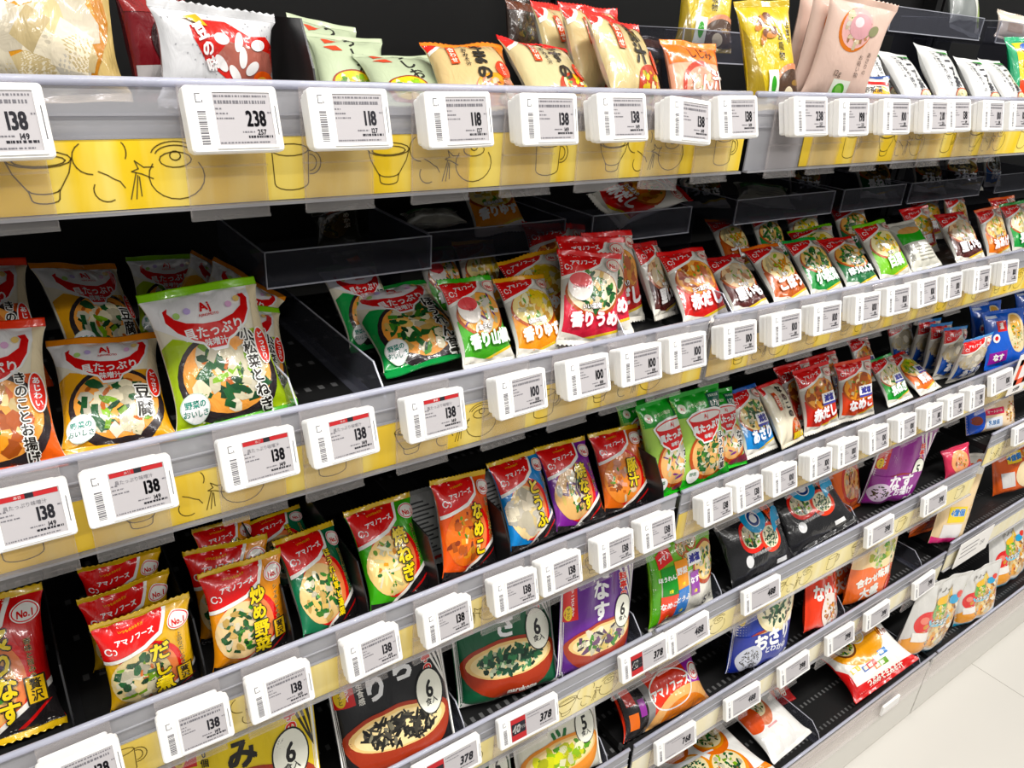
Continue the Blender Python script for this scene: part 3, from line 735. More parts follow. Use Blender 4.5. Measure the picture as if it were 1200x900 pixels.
def _wb():
    def f(a):
        a.text('スープ茶漬', 62, 54, 21, '1E1E28', True, off=.06, rot=6); a.text('こだわり出汁', 34, 56, 12, '2A2A34', True, off=.03, rot=6); a.text('おいしい一膳', 20, 60, 6, '3A3A44', True, off=.02, rot=4)
        a.ell(74, 10, 26, 18, 'B5522A'); a.ell(74, 12, 22, 13, 'E9DDB8'); a.food(74, 12, 20, 12, 'noodle', None, 1.0); a.poly([(60, 100), (80, 100), (86, 90), (70, 90)], '3E9A3E')
    return jp('D6D6D4', f, 90, 118, 13, top=8, bot=8, tcol='DEDEDC', seed=71, name='rice_topping_packet', mat='matte', serr=False)
_d('white_brush', _wb)
_d('vermicelli', lambda: jp('1FA070', lambda a: (a.rect(10, 0, 92, 96, 'E9C83A'), a.rect(10, 0, 92, 36, 'D8502A'), a.food(54, 60, 34, 26, 'cabbage', 'E3D23A', 1.2), a.ell(36, 86, 16, 9, '2A5AB0'), a.text('春雨', 62, 22, 24, 'F6F2EA', off=.06)), 115, 140, 15, top=9, bot=9, tcol='22A878', seed=72, name='noodle_soup_packet'))
_d('grey_lotus', lambda: jp('7E8280', lambda a: (a.poly([(50, 100), (100, 100), (100, 0), (84, 0)], 'DADAD2'), a.ell(80, 80, 22, 26, 'B8322A'), a.ell(80, 82, 14, 14, 'E8B03A'), a.ell(88, 30, 8, 22, 'A9BE7A'), a.text('汁', 34, 60, 16, '2A2A2A', off=.02)), 110, 120, 13, top=8, bot=8, seed=73, mat='matte', serr=False))
_d('dark_bean', lambda: jp('2A1C14', lambda a: (a.ell(50, 50, 40, 36, '3A2A1E'), a.food(50, 50, 34, 30, 'dark', None, 1.1), a.rect(0, 80, 100, 100, '5A2E1A')), 100, 100, 13, top=7, bot=7, seed=74))
_d('beige_flat', lambda: jp('D9CDBE', lambda a: (a.rect(20, 20, 60, 60, 'B9A08A'), a.ell(76, 50, 12, 12, 'E9E9EE'), a.ring(76, 50, 12, 12, 3, '3A5AA8')), 110, 60, 9, top=6, bot=6, seed=75, mat='matte'))
_d('dark_leaf', lambda: jp('26261F', lambda a: (a.ell(50, 48, 36, 34, '4A3A22'), a.food(50, 48, 32, 30, 'dark', None, 1.2), a.poly([(30, 92), (60, 96), (64, 84), (34, 82)], 'B8542A'), a.text('めかぶ', 78, 52, 15, 'C9C4B8', True, off=.03)), 90, 105, 13, top=7, bot=7, tcol='38382E', seed=76))
def _somen():
    def f(a):
        a.ell(72, 60, 24, 36, 'E9D8B0', 12); a.ell(70, 72, 14, 22, 'D9A85A', 14); a.food(72, 54, 18, 26, 'noodle', None, 1.3); a.rect(22, 66, 46, 86, 'C8302A'); a.text('温', 34, 76, 11, 'F6F2EA', off=.05)
        a.poly([(4, 4), (44, 10), (44, 30), (4, 26)], '8A2A8E'); a.text('なす', 24, 17, 13, 'F6F2EA', off=.06); a.ell(18, 54, 8, 8, 'F2F2F2'); a.ell(18, 54, 4, 4, 'D8302A'); a.rect(4, 92, 30, 97, 'C9D4E8')
    return jp('2A5EC0', f, 135, 145, 14, top=9, bot=9, tcol='2A5EC0', seed=77, name='noodle_soup_packet')
_d('blue_somen', _somen)
# pouches
_d('mk_shijimi', lambda: mk('EBD02A', 'しじみ', 'clam', seed=80, ttl='23201A', side='しじみ100個'))
_d('mk_nori', lambda: mk('17171A', 'ばら|のり', 'nori', seed=81, side='ふわっと生食感'))
_d('mk_aosa', lambda: mk('17583A', 'あおさ', 'weed', seed=82))
_d('mk_nasu', lambda: mk('5E2A82', '焼なす', 'eggplant', seed=83))
def _nasuage():
    d = mk('8A2A86', '', 'pork', seed=84, n='5', w=165, h=190); a = d['art']
    a.rect(3, 2, 97, 46, '8A2A86'); a.text('なす', 50, 36, 24, 'F6F0F4', off=.05); a.text('とお揚げ', 52, 22, 13, 'F6F0F4', off=.05); a.ell(18, 22, 15, 15, 'D9C6DA'); a.food(18, 22, 12, 12, 'dark', None, 1.); a.text('5食', 74, 8, 14, 'F6F0F4', off=.06)
    return d
_d('mk_nasuage', _nasuage)
_d('mk_cabbage', lambda: mk('E6E4D4', 'キャベツ', 'cabbage', red='3A9A3A', seed=85, ttl='2A6A3A', n='5', bowl='E0924A'))
def _asari():
    d = mk('1E3A9A', '', 'tofu', seed=86, n='5', w=165, h=195, red='1E2E7A'); a = d['art']
    a.rect(3, 2, 97, 44, '1A2E8A'); a.ell(62, 68, 34, 30, 'E9DDB4'); a.food(62, 68, 30, 25, 'weed', 'EFE6C4', 1.1); a.text('おさり', 56, 36, 21, 'F3F3F6', off=.06, rot=6); a.text('とわかめ', 60, 24, 9, 'E6E8F0', off=.04)
    a.ell(22, 18, 17, 17, 'C9CCD6'); a.food(22, 18, 14, 14, 'nori', None, .9); a.text('5食', 78, 9, 14, 'F3F3F6', off=.06)
    return d
_d('mk_asari', _asari)
_d('low_5pack', lambda: jp('7CB83A', fivepack, 176, 172, 24, 'flat', top=9, bot=6, tcol='D8402A', bcol='E9E6DA', seed=90, name='soup_multipack', serr=False))
_d('black_5pack', lambda: jp('1A1A1C', blackpack, 205, 155, 24, 'flat', top=9, bot=9, tcol='161618', seed=91, name='soup_multipack', serr=False))
_d('orange_pack', lambda: jp('E8702A', lambda a: (a.ell(50, 50, 36, 32, 'C8401E'), a.food(50, 50, 30, 26, 'pork', 'EBB47A', 1.1), a.rect(0, 84, 100, 100, 'D8331E'), a.text('鍋', 80, 22, 20, 'F6F0E6', off=.05)), 150, 150, 20, top=8, bot=8, seed=92, name='soup_multipack'))
_d('pink_pack', lambda: jp('C8405A', lambda a: (a.ell(50, 50, 34, 30, 'E8A87A'), a.food(50, 50, 26, 22, 'pork', None, 1.0)), 105, 85, 12, top=7, bot=7, seed=93))
_d('blue_oats', lambda: jp('E9D2B4', lambda a: (a.poly([(0, 0), (22, 0), (30, 30), (24, 62), (0, 70)], '2456C0'), a.ell(14, 22, 9, 7, '8A3A1E'), a.ell(38, 60, 24, 12, 'E8602A'), a.ell(72, 62, 15, 12, '2A5AB8'), a.text('糖質', 72, 62, 10, 'F2F4F8', off=.04), a.ell(72, 82, 16, 11, '3A9CD8'), a.rect(30, 28, 66, 38, 'D8365A'), a.text('オートミール', 48, 33, 5, 'F8F0F0', off=.03), a.rect(28, 8, 62, 24, 'D9DEE6'), a.text('乳酸菌', 44, 16, 8, '3A6A9A', off=.03), a.food(84, 26, 16, 20, 'cereal', None, 1.0)), 165, 180, 26, 'stand', top=12, bot=0, seed=94, name='oatmeal_bag', serr=False))
_d('am_box', lambda: jp('D8431E', lambda a: (a.poly([(-1, 0), (22, 0), (22, 100), (-1, 100)], '1C1A1B'), a.rect(4, 14, 12, 40, 'D8702A'), a.rect(4, 54, 12, 86, 'C83A2A'), a.rect(14, 30, 20, 60, '8A3A8E'), a.rect(22, 0, 30, 100, '8A8886'), a.rect(78, 0, 100, 100, '9A3AA0'), a.ell(70, -4, 46, 22, 'E8B47A'), a.ell(66, -6, 30, 16, 'E3872A'), a.text('アマノフーズ', 54, 54, 8.6, 'FBF6F0', off=.05, rot=2), a.ring(54, 52, 27, 15, 1.2, 'F6F0E8'), no1(a, 89, 62, 9)), 250, 108, 32, 'flat', top=0, bot=0, seed=95, name='soup_multipack'))
_d('red_na', lambda: jp('DE4A34', lambda a: (a.rect(0, 70, 100, 100, 'E8B48A'), a.food(50, 82, 30, 12, 'pork', None, 1.1), a.text('なめこ', 50, 52, 26, 'F8F0EA', off=.05), a.ell(54, 24, 28, 28, 'E9DDD4'), a.food(54, 24, 24, 24, 'nameko', None, .8)), 120, 150, 22, 'stand', top=11, bot=0, tcol='E9D2C2', seed=96, name='soup_pouch', serr=False))
_d('orange_soup', lambda: jp('EE7420', lambda a: (a.poly([(0, 100), (100, 100), (100, 44), (60, 56), (0, 58)], 'EDCFA2'), a.food(60, 70, 32, 22, 'cabbage', 'EFDDB0', 1.0), a.text('合わせ味噌', 44, 40, 14, 'FBF3EA', off=.06, rot=8), a.text('大盛', 36, 20, 19, 'FBF3EA', off=.06, rot=6), a.ell(80, 22, 12, 12, 'E8502A')), 165, 190, 26, 'stand', top=12, bot=0, tcol='F0E2CC', seed=97, name='soup_pouch', serr=False))
_d('paper_bag', lambda: jp('EBD2AA', lambda a: (a.rect(0, 80, 100, 100, 'F1EDE6'), a.ell(56, 90, 8, 5, 'E8602A'), a.ell(78, 94, 7, 5, 'E8702A'), a.ell(40, 84, 9, 3, 'E8602A', 30), a.rect(20, 26, 74, 44, 'F3D21E'), a.text('4億個', 47, 37, 17, '2A7AC0', out=(('F6F6F0', .08),), off=.05), a.rect(0, 0, 60, 8, 'D8307A'), a.rect(14, 8, 70, 24, 'E6E2E0'), a.food(88, 40, 10, 30, 'cereal', None, .8)), 150, 300, 22, 'stand', top=10, bot=0, tcol='F1EDE6', seed=98, name='cereal_bag', mat='matte', serr=False))
_d('orange_bag', lambda: jp('D8652A', lambda a: (a.ell(60, 74, 36, 20, 'C8562A'), a.food(60, 74, 30, 16, 'nameko', None, 1.1), a.ell(74, 34, 34, 26, 'EBD9B4'), a.rect(28, 62, 60, 84, 'F3CE2A'), a.text('4億個', 44, 73, 12, '2A7AC0', off=.06), a.rect(12, 16, 38, 46, 'D9D6D2')), 150, 150, 24, 'stand', top=10, bot=0, seed=99, name='cereal_bag', serr=False))
_d('white_10', lambda: jp('F2F0EA', white10, 240, 220, 26, top=10, bot=10, tcol='F2F0EA', seed=100, name='soup_multipack', serr=False))
_d('white_bowls', lambda: jp('E9E7E3', lambda a: (a.ell(40, 70, 26, 30, 'C97A5A'), a.ell(40, 76, 22, 20, 'EBDDB8'), a.food(40, 76, 19, 17, 'tofu', None, 1.0), a.ell(14, 60, 20, 22, 'D0582A'), a.rect(30, 36, 56, 39, 'D8A0A0')), 170, 190, 22, top=10, bot=10, seed=101, name='soup_multipack', serr=False))
_d('red_pack', lambda: jp('B8222A', lambda a: (a.ell(50, 50, 34, 30, 'D8662A'), a.rect(0, 80, 100, 100, '8A1A20'), a.text('徳用', 50, 22, 20, 'F3E6DC', off=.04)), 155, 155, 20, top=8, bot=8, seed=102, name='soup_multipack'))
_d('red_10', lambda: jp('CF2024', bag10, 250, 175, 30, 'flat', top=8, bot=8, tcol='C01C22', seed=103, name='soup_multipack', serr=False))
_d('cereal', lambda: jp('D9D8D4', cerealbag, 190, 200, 28, 'stand', top=10, bot=0, seed=104, name='granola_bag', serr=False))
SIZE = dict(at=(100, 105))

PROTO = {}
def packet(key):
    if key in PROTO: return dup(PROTO[key])
    d = D[key](); a = d['art']
    kw = dict(kind=d.get('kind', 'pillow'), top=d['top'], bot=d['bot'], tcol=d.get('tcol'), bcol=d.get('bcol'), serr=d.get('serr', True), mat=d.get('mat', 'film'))
    PROTO[key] = build_packet(d['name'], a, a.w, a.h+d['top']+d['bot'], d['T'], seed=a.rnd.randint(1, 9999), **kw)
    return PROTO[key]

# ------------------------------------------------------------------ measured layout
PACKS = [
('fu_bag', 0.0521, 0.7479, 1.7367, -22.6, 20.1, -3.0, 0.821, 'packets on the top shelf', 'bag', 'big bag of wheat gluten balls at the near end of the top shelf'),
('red_white', 0.1967, 0.7132, 1.7356, 21.7, 3.7, 3.1, 0.953, 'packets on the top shelf', 'packet', 'white speckled packet with a red bean picture on the top shelf'),
('darkred', 0.1733, 0.7929, 1.7345, 42.9, 6.5, 0.7, 0.930, 'packets on the top shelf', 'packet', 'dark red packet half hidden behind the white speckled red bean packet'),
('pale_green', 0.3681, 0.8489, 1.7303, 16.4, 33.3, 8.1, 0.919, 'packets on the top shelf', 'packet', 'pale green soup packet standing rearmost of the three on the top shelf'),
('pale_green', 0.3660, 0.8025, 1.7320, -5.9, 44.9, 2.6, 0.869, 'packets on the top shelf', 'packet', 'pale green soup packet standing upright, middle of the three on the top shelf'),
('pale_green', 0.4064, 0.7434, 1.7364, -10.3, 62.5, -3.6, 0.910, 'packets on the top shelf', 'packet', 'pale green soup packet lying tipped against the top rail, front of the three'),
('beige_orange', 0.4650, 0.7061, 1.7348, -15.4, 51.5, -3.9, 0.965, 'packets on the top shelf', 'packet', 'beige soup packet with orange crimped top on the top shelf'),
('beige_nasu', 0.5693, 0.6959, 1.7369, 6.8, 52.0, 7.8, 1.032, 'packets on the top shelf', 'packet', 'beige eggplant soup packet tipped sideways, with a red top edge'),
('beige_pork', 0.6684, 0.6818, 1.7409, 15.8, 35.6, 8.0, 1.130, 'packets on the top shelf', 'packet', 'beige pork soup packet with large brush letters, front of its lane'),
('beige_pork', 0.6773, 0.7536, 1.7423, 9.4, 24.3, 0.5, 1.111, 'packets on the top shelf', 'packet', 'beige pork soup packet standing second, right behind the front pork soup packet'),
('beige_pork', 0.6752, 0.8167, 1.7423, 20.8, 22.3, 0.2, 1.098, 'packets on the top shelf', 'packet', 'beige pork soup packet standing third and rearmost in its lane'),
('orange_clam', 0.7955, 0.7053, 1.7347, -2.7, 27.5, 1.4, 0.995, 'packets on the top shelf', 'packet', 'orange and pink pork soup packet on the top shelf beside the yellow ones'),
('yellow_matsu', 0.9575, 0.8637, 1.8044, -36.1, 25.5, 1.4, 0.985, 'packets on the top shelf', 'packet', 'yellow mushroom soup packet standing far back on the top shelf'),
('yellow_matsu', 0.9253, 0.6895, 1.7394, -10.0, 19.8, -5.4, 1.051, 'packets on the top shelf', 'packet', 'yellow mushroom clear soup packet standing at the front of the top shelf'),
('pink', 1.0770, 0.7058, 1.7406, -26.4, -1.7, 6.0, 0.977, 'packets on the top shelf', 'packet', 'pale pink clam clear soup packet, frontmost and leaning of the three'),
('pink', 1.0830, 0.7367, 1.7386, -12.8, -3.9, 1.4, 1.050, 'packets on the top shelf', 'packet', 'pale pink clam clear soup packet, middle of the three'),
('pink', 1.1068, 0.7755, 1.7377, -4.5, -1.8, 0.4, 1.081, 'packets on the top shelf', 'packet', 'pale pink clam clear soup packet, rearmost of the three, next to the yellow packet'),
('tube_snack', 1.1892, 0.7053, 1.7388, -28.2, 37.7, -2.8, 0.989, 'packets on the top shelf', 'packet', 'small packet of white, orange and blue print low behind the top rail'),
('white_brush', 1.3234, 0.6943, 1.7387, 1.7, 46.6, 6.4, 1.029, 'packets on the top shelf', 'packet', 'white packet with brush lettering, first of the row after the pink packets'),
('white_brush', 1.3882, 0.7918, 1.7368, -4.8, 36.7, 1.8, 0.898, 'packets on the top shelf', 'packet', 'white packet with brush lettering standing behind, beside the pink packets'),
('white_brush', 1.4094, 0.6819, 1.7407, -0.4, 42.3, 7.7, 1.089, 'packets on the top shelf', 'packet', 'white packet with brush lettering, tallest of the row, pointed corner up'),
('white_brush', 1.5855, 0.7051, 1.7369, -4.6, 42.7, 3.7, 0.979, 'packets on the top shelf', 'packet', 'white packet with brush lettering and green edge, third of the row'),
('white_brush', 1.6852, 0.6981, 1.7382, 2.3, 45.6, 2.8, 1.019, 'packets on the top shelf', 'packet', 'white packet with brush lettering, last of the row before the green noodle packet'),
('vermicelli', 1.8008, 0.7280, 1.7384, -11.4, 22.5, -2.7, 1.014, 'packets on the top shelf', 'packet', 'green and yellow noodle soup packet at the far end of the top shelf'),
('grey_lotus', 1.8136, 0.9071, 1.8705, 1.1, 23.7, 7.7, 1.173, 'packets on the top shelf', 'packet', 'grey packet with a white edge standing on the rear riser of the top shelf'),
('dark_bean', 0.7021, 0.9694, 1.7805, 13.7, 12.5, 4.0, 0.778, 'packets on the top shelf', 'packet', 'dark brown packet with a rust band at the back behind the eggplant packet'),
('dark_bean', 0.9188, 1.0177, 1.7460, -9.4, 37.6, 1.1, 1.013, 'packets on the top shelf', 'packet', 'dark brown packet at the back behind the pork soup packets'),
('dark_bean', 0.9759, 0.9935, 1.7362, -1.8, 19.9, 2.6, 0.911, 'packets on the top shelf', 'packet', 'dark brown packet at the back behind the orange pork soup packet'),
('beige_flat', 2.0702, 0.9166, 1.8656, -20.8, 21.0, 6.9, 1.069, 'packets on the top shelf', 'packet', 'flat beige packet lying high at the back above the green noodle packet'),
('aj_kinoko', -0.0284, 0.7083, 1.4312, 3.2, 36.6, 5.7, 0.988, 'packets on the second shelf', 'packet', 'orange mushroom miso soup packet at the near end of the second shelf, front one'),
('aj_kinoko', -0.0206, 0.8163, 1.4649, 14.8, 37.5, 10.4, 0.978, 'packets on the second shelf', 'packet', 'orange mushroom miso soup packet standing behind the front orange one'),
('aj_tofu', 0.0727, 0.7142, 1.4281, 0.5, 54.6, 5.6, 0.904, 'packets on the second shelf', 'packet', 'yellow tofu miso soup packet at the front of the second shelf'),
('aj_tofu', 0.0949, 0.8529, 1.4618, 34.7, 42.0, 17.3, 0.851, 'packets on the second shelf', 'packet', 'yellow tofu miso soup packet in shade behind the front yellow one'),
('aj_komatsuna', 0.1803, 0.7050, 1.4321, -4.5, 35.6, -4.4, 1.047, 'packets on the second shelf', 'packet', 'large lime green leafy miso soup packet standing upright at the front of the second shelf'),
('aj_komatsuna', 0.2038, 0.7338, 1.4356, 8.2, 52.3, 15.1, 0.892, 'packets on the second shelf', 'packet', 'lime green miso soup packet peeking out right behind the large front one'),
('aj_tofu', 0.1947, 0.8141, 1.4642, 23.1, 42.2, 50.7, 0.852, 'packets on the second shelf', 'packet', 'orange-edged tofu soup packet lying askew, lower one behind the lime green packet'),
('aj_tofu', 0.1832, 0.8576, 1.4721, 28.6, 42.8, 54.5, 0.803, 'packets on the second shelf', 'packet', 'orange-edged tofu soup packet lying askew, upper one behind the lime green packet'),
('aj_komatsuna', 0.1769, 0.9271, 1.4484, -3.3, 46.6, 3.7, 0.804, 'packets on the second shelf', 'packet', 'lime green miso soup packet in deep shade behind, red bowl logo just visible'),
('aj_spinach', 0.4270, 0.7348, 1.4382, -18.3, 70.9, -15.6, 1.138, 'packets on the second shelf', 'packet', 'dark green spinach miso soup packet lying back at the front of the second shelf'),
('aj_spinach', 0.4027, 0.8343, 1.4293, 16.9, 40.8, 5.8, 0.837, 'packets on the second shelf', 'packet', 'dark green spinach soup packet in shade behind the front spinach packet'),
('dark_leaf', 0.4056, 0.9124, 1.4572, 14.7, 7.5, 1.1, 0.758, 'packets on the second shelf', 'packet', 'very dark seaweed packet standing at the back above the spinach packets'),
('ar_sansho', 0.4952, 0.7125, 1.4310, 11.7, 35.2, 5.7, 0.986, 'packets on the second shelf', 'packet', 'green pepper-leaf soup packet at the front beside the spinach packet'),
('ar_yuzu', 0.5806, 0.7138, 1.4274, 3.1, 38.3, 2.8, 0.956, 'packets on the second shelf', 'packet', 'yellow citrus soup packet at the front, beside the red plum packet'),
('ar_yuzu', 0.6352, 0.7617, 1.4385, -34.6, 45.2, -20.0, 1.049, 'packets on the second shelf', 'packet', 'yellow citrus soup packet leaning right behind the front yellow one'),
('ar_sansho', 0.5487, 0.8959, 1.4275, 17.0, 30.3, 6.5, 0.881, 'packets on the second shelf', 'packet', 'green-topped soup packet in shade behind the front pepper-leaf packet'),
('ar_yuzu', 0.6165, 0.9009, 1.4271, 8.3, 30.4, 4.9, 0.903, 'packets on the second shelf', 'packet', 'yellow citrus soup packet in shade, rearmost of its lane'),
('ar_ume', 0.6462, 0.7018, 1.4345, -13.7, 24.8, 6.4, 1.073, 'packets on the second shelf', 'packet', 'red plum soup packet standing at the front of the second shelf'),
('ar_ume', 0.6848, 0.7221, 1.4336, -12.4, 30.1, 3.0, 1.201, 'packets on the second shelf', 'packet', 'red plum soup packet just behind the front plum packet'),
('ar_akadashi', 0.7072, 0.8264, 1.4282, -8.6, 34.5, 5.0, 1.225, 'packets on the second shelf', 'packet', 'red soup packet with orange soup picture behind the plum packets'),
('ar_akadashi', 0.7540, 0.7545, 1.4308, 2.5, 25.2, 2.8, 1.152, 'packets on the second shelf', 'packet', 'red and white soup packet showing its white foot beside the plum packets'),
('ar_satoimo', 0.8457, 0.7480, 1.4296, 22.6, 30.8, 7.0, 1.009, 'packets on the second shelf', 'packet', 'maroon taro soup packet in shade before the clear bay joint'),
('ar_akadashi', 0.8860, 0.6998, 1.4294, -7.2, 43.2, -2.4, 1.059, 'packets on the second shelf', 'packet', 'red miso soup packet with big white letters at the bay joint'),
('ar_satoimo', 1.0033, 0.7069, 1.4268, -7.5, 53.8, -2.8, 0.963, 'packets on the second shelf', 'packet', 'maroon taro soup packet between the red and the burdock packets'),
('ar_gobo', 1.1076, 0.7042, 1.4290, -6.0, 52.3, -3.4, 1.021, 'packets on the second shelf', 'packet', 'orange-brown burdock soup packet at the front of the second shelf'),
('ar_komatsuna', 1.2089, 0.7054, 1.4280, -5.5, 48.9, -2.1, 1.005, 'packets on the second shelf', 'packet', 'green leafy soup packet with a green top edge, front row of the second shelf'),
('ar_spinach', 1.3170, 0.7035, 1.4281, -12.8, 54.1, -4.9, 0.986, 'packets on the second shelf', 'packet', 'dark green spinach soup packet with a red top edge, front row'),
('ar_hakusai', 1.4185, 0.7002, 1.4322, -10.0, 44.6, -7.5, 1.054, 'packets on the second shelf', 'packet', 'lime green cabbage soup packet standing tall in the front row'),
('ar_back', 1.5607, 0.7176, 1.4320, -14.6, 49.0, -9.2, 0.963, 'packets on the second shelf', 'packet', 'grey and green packet lying with its plain back and barcode up'),
('ar_satoimo', 1.7235, 0.7072, 1.4305, -16.3, 45.4, -5.0, 1.017, 'packets on the second shelf', 'packet', 'maroon taro soup packet toward the far end of the front row'),
('ar_orange', 1.8437, 0.7041, 1.4288, -9.1, 31.3, -5.9, 0.959, 'packets on the second shelf', 'packet', 'orange fried tofu soup packet at the far end of the front row'),
('ar_lowsalt_green', 1.9637, 0.7014, 1.4298, -11.7, 32.8, -5.8, 0.998, 'packets on the second shelf', 'packet', 'green reduced-salt leek soup packet, last in the front row'),
('ar_gobo', 1.1448, 0.8490, 1.4412, -2.9, 48.5, 6.2, 0.945, 'packets on the second shelf', 'packet', 'orange burdock soup packet standing second, behind the taro packet'),
('ar_komatsuna', 1.2530, 0.8518, 1.4383, -0.5, 40.3, 4.7, 0.920, 'packets on the second shelf', 'packet', 'green leafy soup packet standing second, behind the burdock packet'),
('ar_hakusai', 1.3801, 0.8628, 1.4315, -18.1, 39.7, -2.3, 0.929, 'packets on the second shelf', 'packet', 'lime cabbage soup packet in shade below the riser, upright'),
('ar_hakusai', 1.3050, 0.7820, 1.4402, -60.6, 54.4, -28.1, 0.953, 'packets on the second shelf', 'packet', 'lime-edged cabbage soup packet tilted behind the leafy and spinach packets'),
('ar_spinach', 1.5205, 0.8431, 1.4336, -24.1, 36.8, -9.4, 0.940, 'packets on the second shelf', 'packet', 'spinach soup packet in shade behind the lime cabbage packet'),
('ar_yasai', 1.6879, 0.7912, 1.4302, -18.6, 30.9, -8.3, 0.889, 'packets on the second shelf', 'packet', 'red five-vegetable soup packet behind the grey and green packet'),
('ar_yasai', 1.8480, 0.8646, 1.4304, -29.2, 35.8, -4.8, 0.908, 'packets on the second shelf', 'packet', 'red vegetable soup packet farther back under the riser tray'),
('ar_orange', 1.9170, 0.8229, 1.4270, -1.1, 29.7, 0.3, 0.982, 'packets on the second shelf', 'packet', 'orange fried tofu packet standing behind the far taro packet'),
('ar_orange', 2.0521, 0.7699, 1.4287, -16.5, 31.6, -5.7, 0.938, 'packets on the second shelf', 'packet', 'orange fried tofu packet standing behind the last front packets'),
('ar_yuzu', 0.6494, 0.9212, 1.5369, -20.2, 53.0, -9.8, 0.982, 'packets on the risers of the second shelf', 'packet', 'yellow citrus soup packet leaning out of the riser, red top upward'),
('ar_akadashi', 0.8366, 0.9132, 1.5581, -54.0, 63.7, 44.9, 1.153, 'packets on the risers of the second shelf', 'packet', 'red miso soup packet lying sideways on the riser tray'),
('ar_back', 1.2370, 0.8975, 1.5445, -38.2, 84.5, 8.6, 1.219, 'packets on the risers of the second shelf', 'packet', 'beige-edged packet lying flat on the riser tray'),
('ar_dark', 1.4230, 0.9325, 1.5358, -27.2, 43.6, 1.7, 0.894, 'packets on the risers of the second shelf', 'packet', 'black soup packet standing on the riser behind the flat beige one'),
('ar_negi', 1.6252, 0.8909, 1.5354, -36.4, 51.4, -4.9, 0.954, 'packets on the risers of the second shelf', 'packet', 'black and green leek soup packet standing on the riser tray'),
('ar_dark', 1.8419, 0.8935, 1.5346, -31.5, 45.0, 1.6, 0.870, 'packets on the risers of the second shelf', 'packet', 'black seaweed soup packet standing on the riser, third from the far end'),
('ar_dark', 1.9952, 0.8905, 1.5350, -48.2, 53.2, -3.4, 0.961, 'packets on the risers of the second shelf', 'packet', 'black seaweed soup packet standing on the riser, second from the far end'),
('ar_blue', 2.1359, 0.8885, 1.5333, -5.7, 21.8, -0.0, 0.808, 'packets on the risers of the second shelf', 'packet', 'blue seaweed soup packet at the far end of the riser'),
('ar_back', 0.5473, 0.9475, 1.5535, 15.4, 96.5, 39.1, 1.003, 'packets on the risers of the second shelf', 'packet', 'dull green packet lying flat at the back of the second shelf'),
('ar_dark', 1.1208, 0.9388, 1.5393, -46.3, 65.8, -11.9, 0.979, 'packets on the risers of the second shelf', 'packet', 'black soup packet lying on the riser beside the red miso packet'),
('dark_leaf', 0.3938, 0.9379, 1.5338, -51.9, 54.7, -28.4, 0.749, 'packets on the risers of the second shelf', 'packet', 'very dark seaweed packet lying inside the nearest riser tray'),
('am_red', -0.0781, 0.7044, 1.1318, 3.1, 33.6, 3.9, 1.095, 'packets on the third shelf', 'packet', 'red and black gold-crimped soup packet at the near end of the third shelf'),
('am_tofu', 0.0630, 0.6928, 1.1262, 0.9, 1.1, -0.5, 0.937, 'packets on the third shelf', 'packet', 'yellow tofu soup packet with gold crimp at the front of the third shelf'),
('am_tofu', 0.0557, 0.7660, 1.1259, 4.0, -7.4, -0.5, 0.905, 'packets on the third shelf', 'packet', 'yellow tofu soup packet second in its lane, behind the front one'),
('am_tofu', 0.0594, 0.8279, 1.1272, -1.0, -9.6, 0.8, 0.849, 'packets on the third shelf', 'packet', 'yellow tofu soup packet third and rearmost in its lane'),
('am_itame', 0.1677, 0.6905, 1.1297, 5.2, 14.6, 3.1, 0.939, 'packets on the third shelf', 'packet', 'orange stir-fried vegetable soup packet at the front of the third shelf'),
('am_itame', 0.1670, 0.7381, 1.1288, -12.6, 12.4, -2.7, 0.926, 'packets on the third shelf', 'packet', 'orange stir-fried vegetable soup packet second in its lane'),
('am_itame', 0.1787, 0.7901, 1.1343, 20.4, 30.1, 13.1, 0.787, 'packets on the third shelf', 'packet', 'orange stir-fried vegetable soup packet rearmost in its lane under the rail above'),
('am_horenso', 0.2657, 0.7938, 1.1277, 6.6, 53.2, 0.2, 0.793, 'packets on the third shelf', 'packet', 'dark green spinach soup packet in shade behind the front spinach one'),
('am_horenso', 0.2638, 0.6817, 1.1373, 29.8, 34.0, 15.5, 0.950, 'packets on the third shelf', 'packet', 'dark green spinach and bean curd skin soup packet with gold crimp'),
('am_negi', 0.3636, 0.6907, 1.1301, 11.0, 35.5, 6.1, 1.008, 'packets on the third shelf', 'packet', 'bright green grilled leek soup packet with gold crimp'),
('am_nameko', 0.4652, 0.6891, 1.1362, 16.0, 25.9, 13.0, 1.015, 'packets on the third shelf', 'packet', 'orange-red mushroom soup packet with gold crimp'),
('am_back', 0.4327, 0.7357, 1.1280, 4.9, 25.4, 3.0, 0.814, 'packets on the third shelf', 'packet', 'silver-grey back of a soup packet between the leek and mushroom packets'),
('am_back', 0.5423, 0.7361, 1.1286, 9.9, 21.4, 2.3, 0.791, 'packets on the third shelf', 'packet', 'silver-grey back of a soup packet between the mushroom and blue packets'),
('am_blue', 0.5840, 0.6964, 1.1332, 12.8, 33.4, 7.2, 1.012, 'packets on the third shelf', 'packet', 'blue tofu soup packet with gold crimp'),
('am_nasu', 0.6764, 0.7002, 1.1302, 4.7, 36.2, 4.9, 1.013, 'packets on the third shelf', 'packet', 'purple grilled eggplant soup packet with gold crimp'),
('am_pork', 0.7764, 0.7017, 1.1276, -2.8, 32.0, 1.7, 0.991, 'packets on the third shelf', 'packet', 'brown-orange pork soup packet with gold crimp, last before the green bags'),
('aj_low_spinach', 0.9410, 0.6890, 1.1281, -4.4, 20.7, -1.8, 1.057, 'packets on the third shelf', 'packet', 'tall green spinach soup bag over the bay joint'),
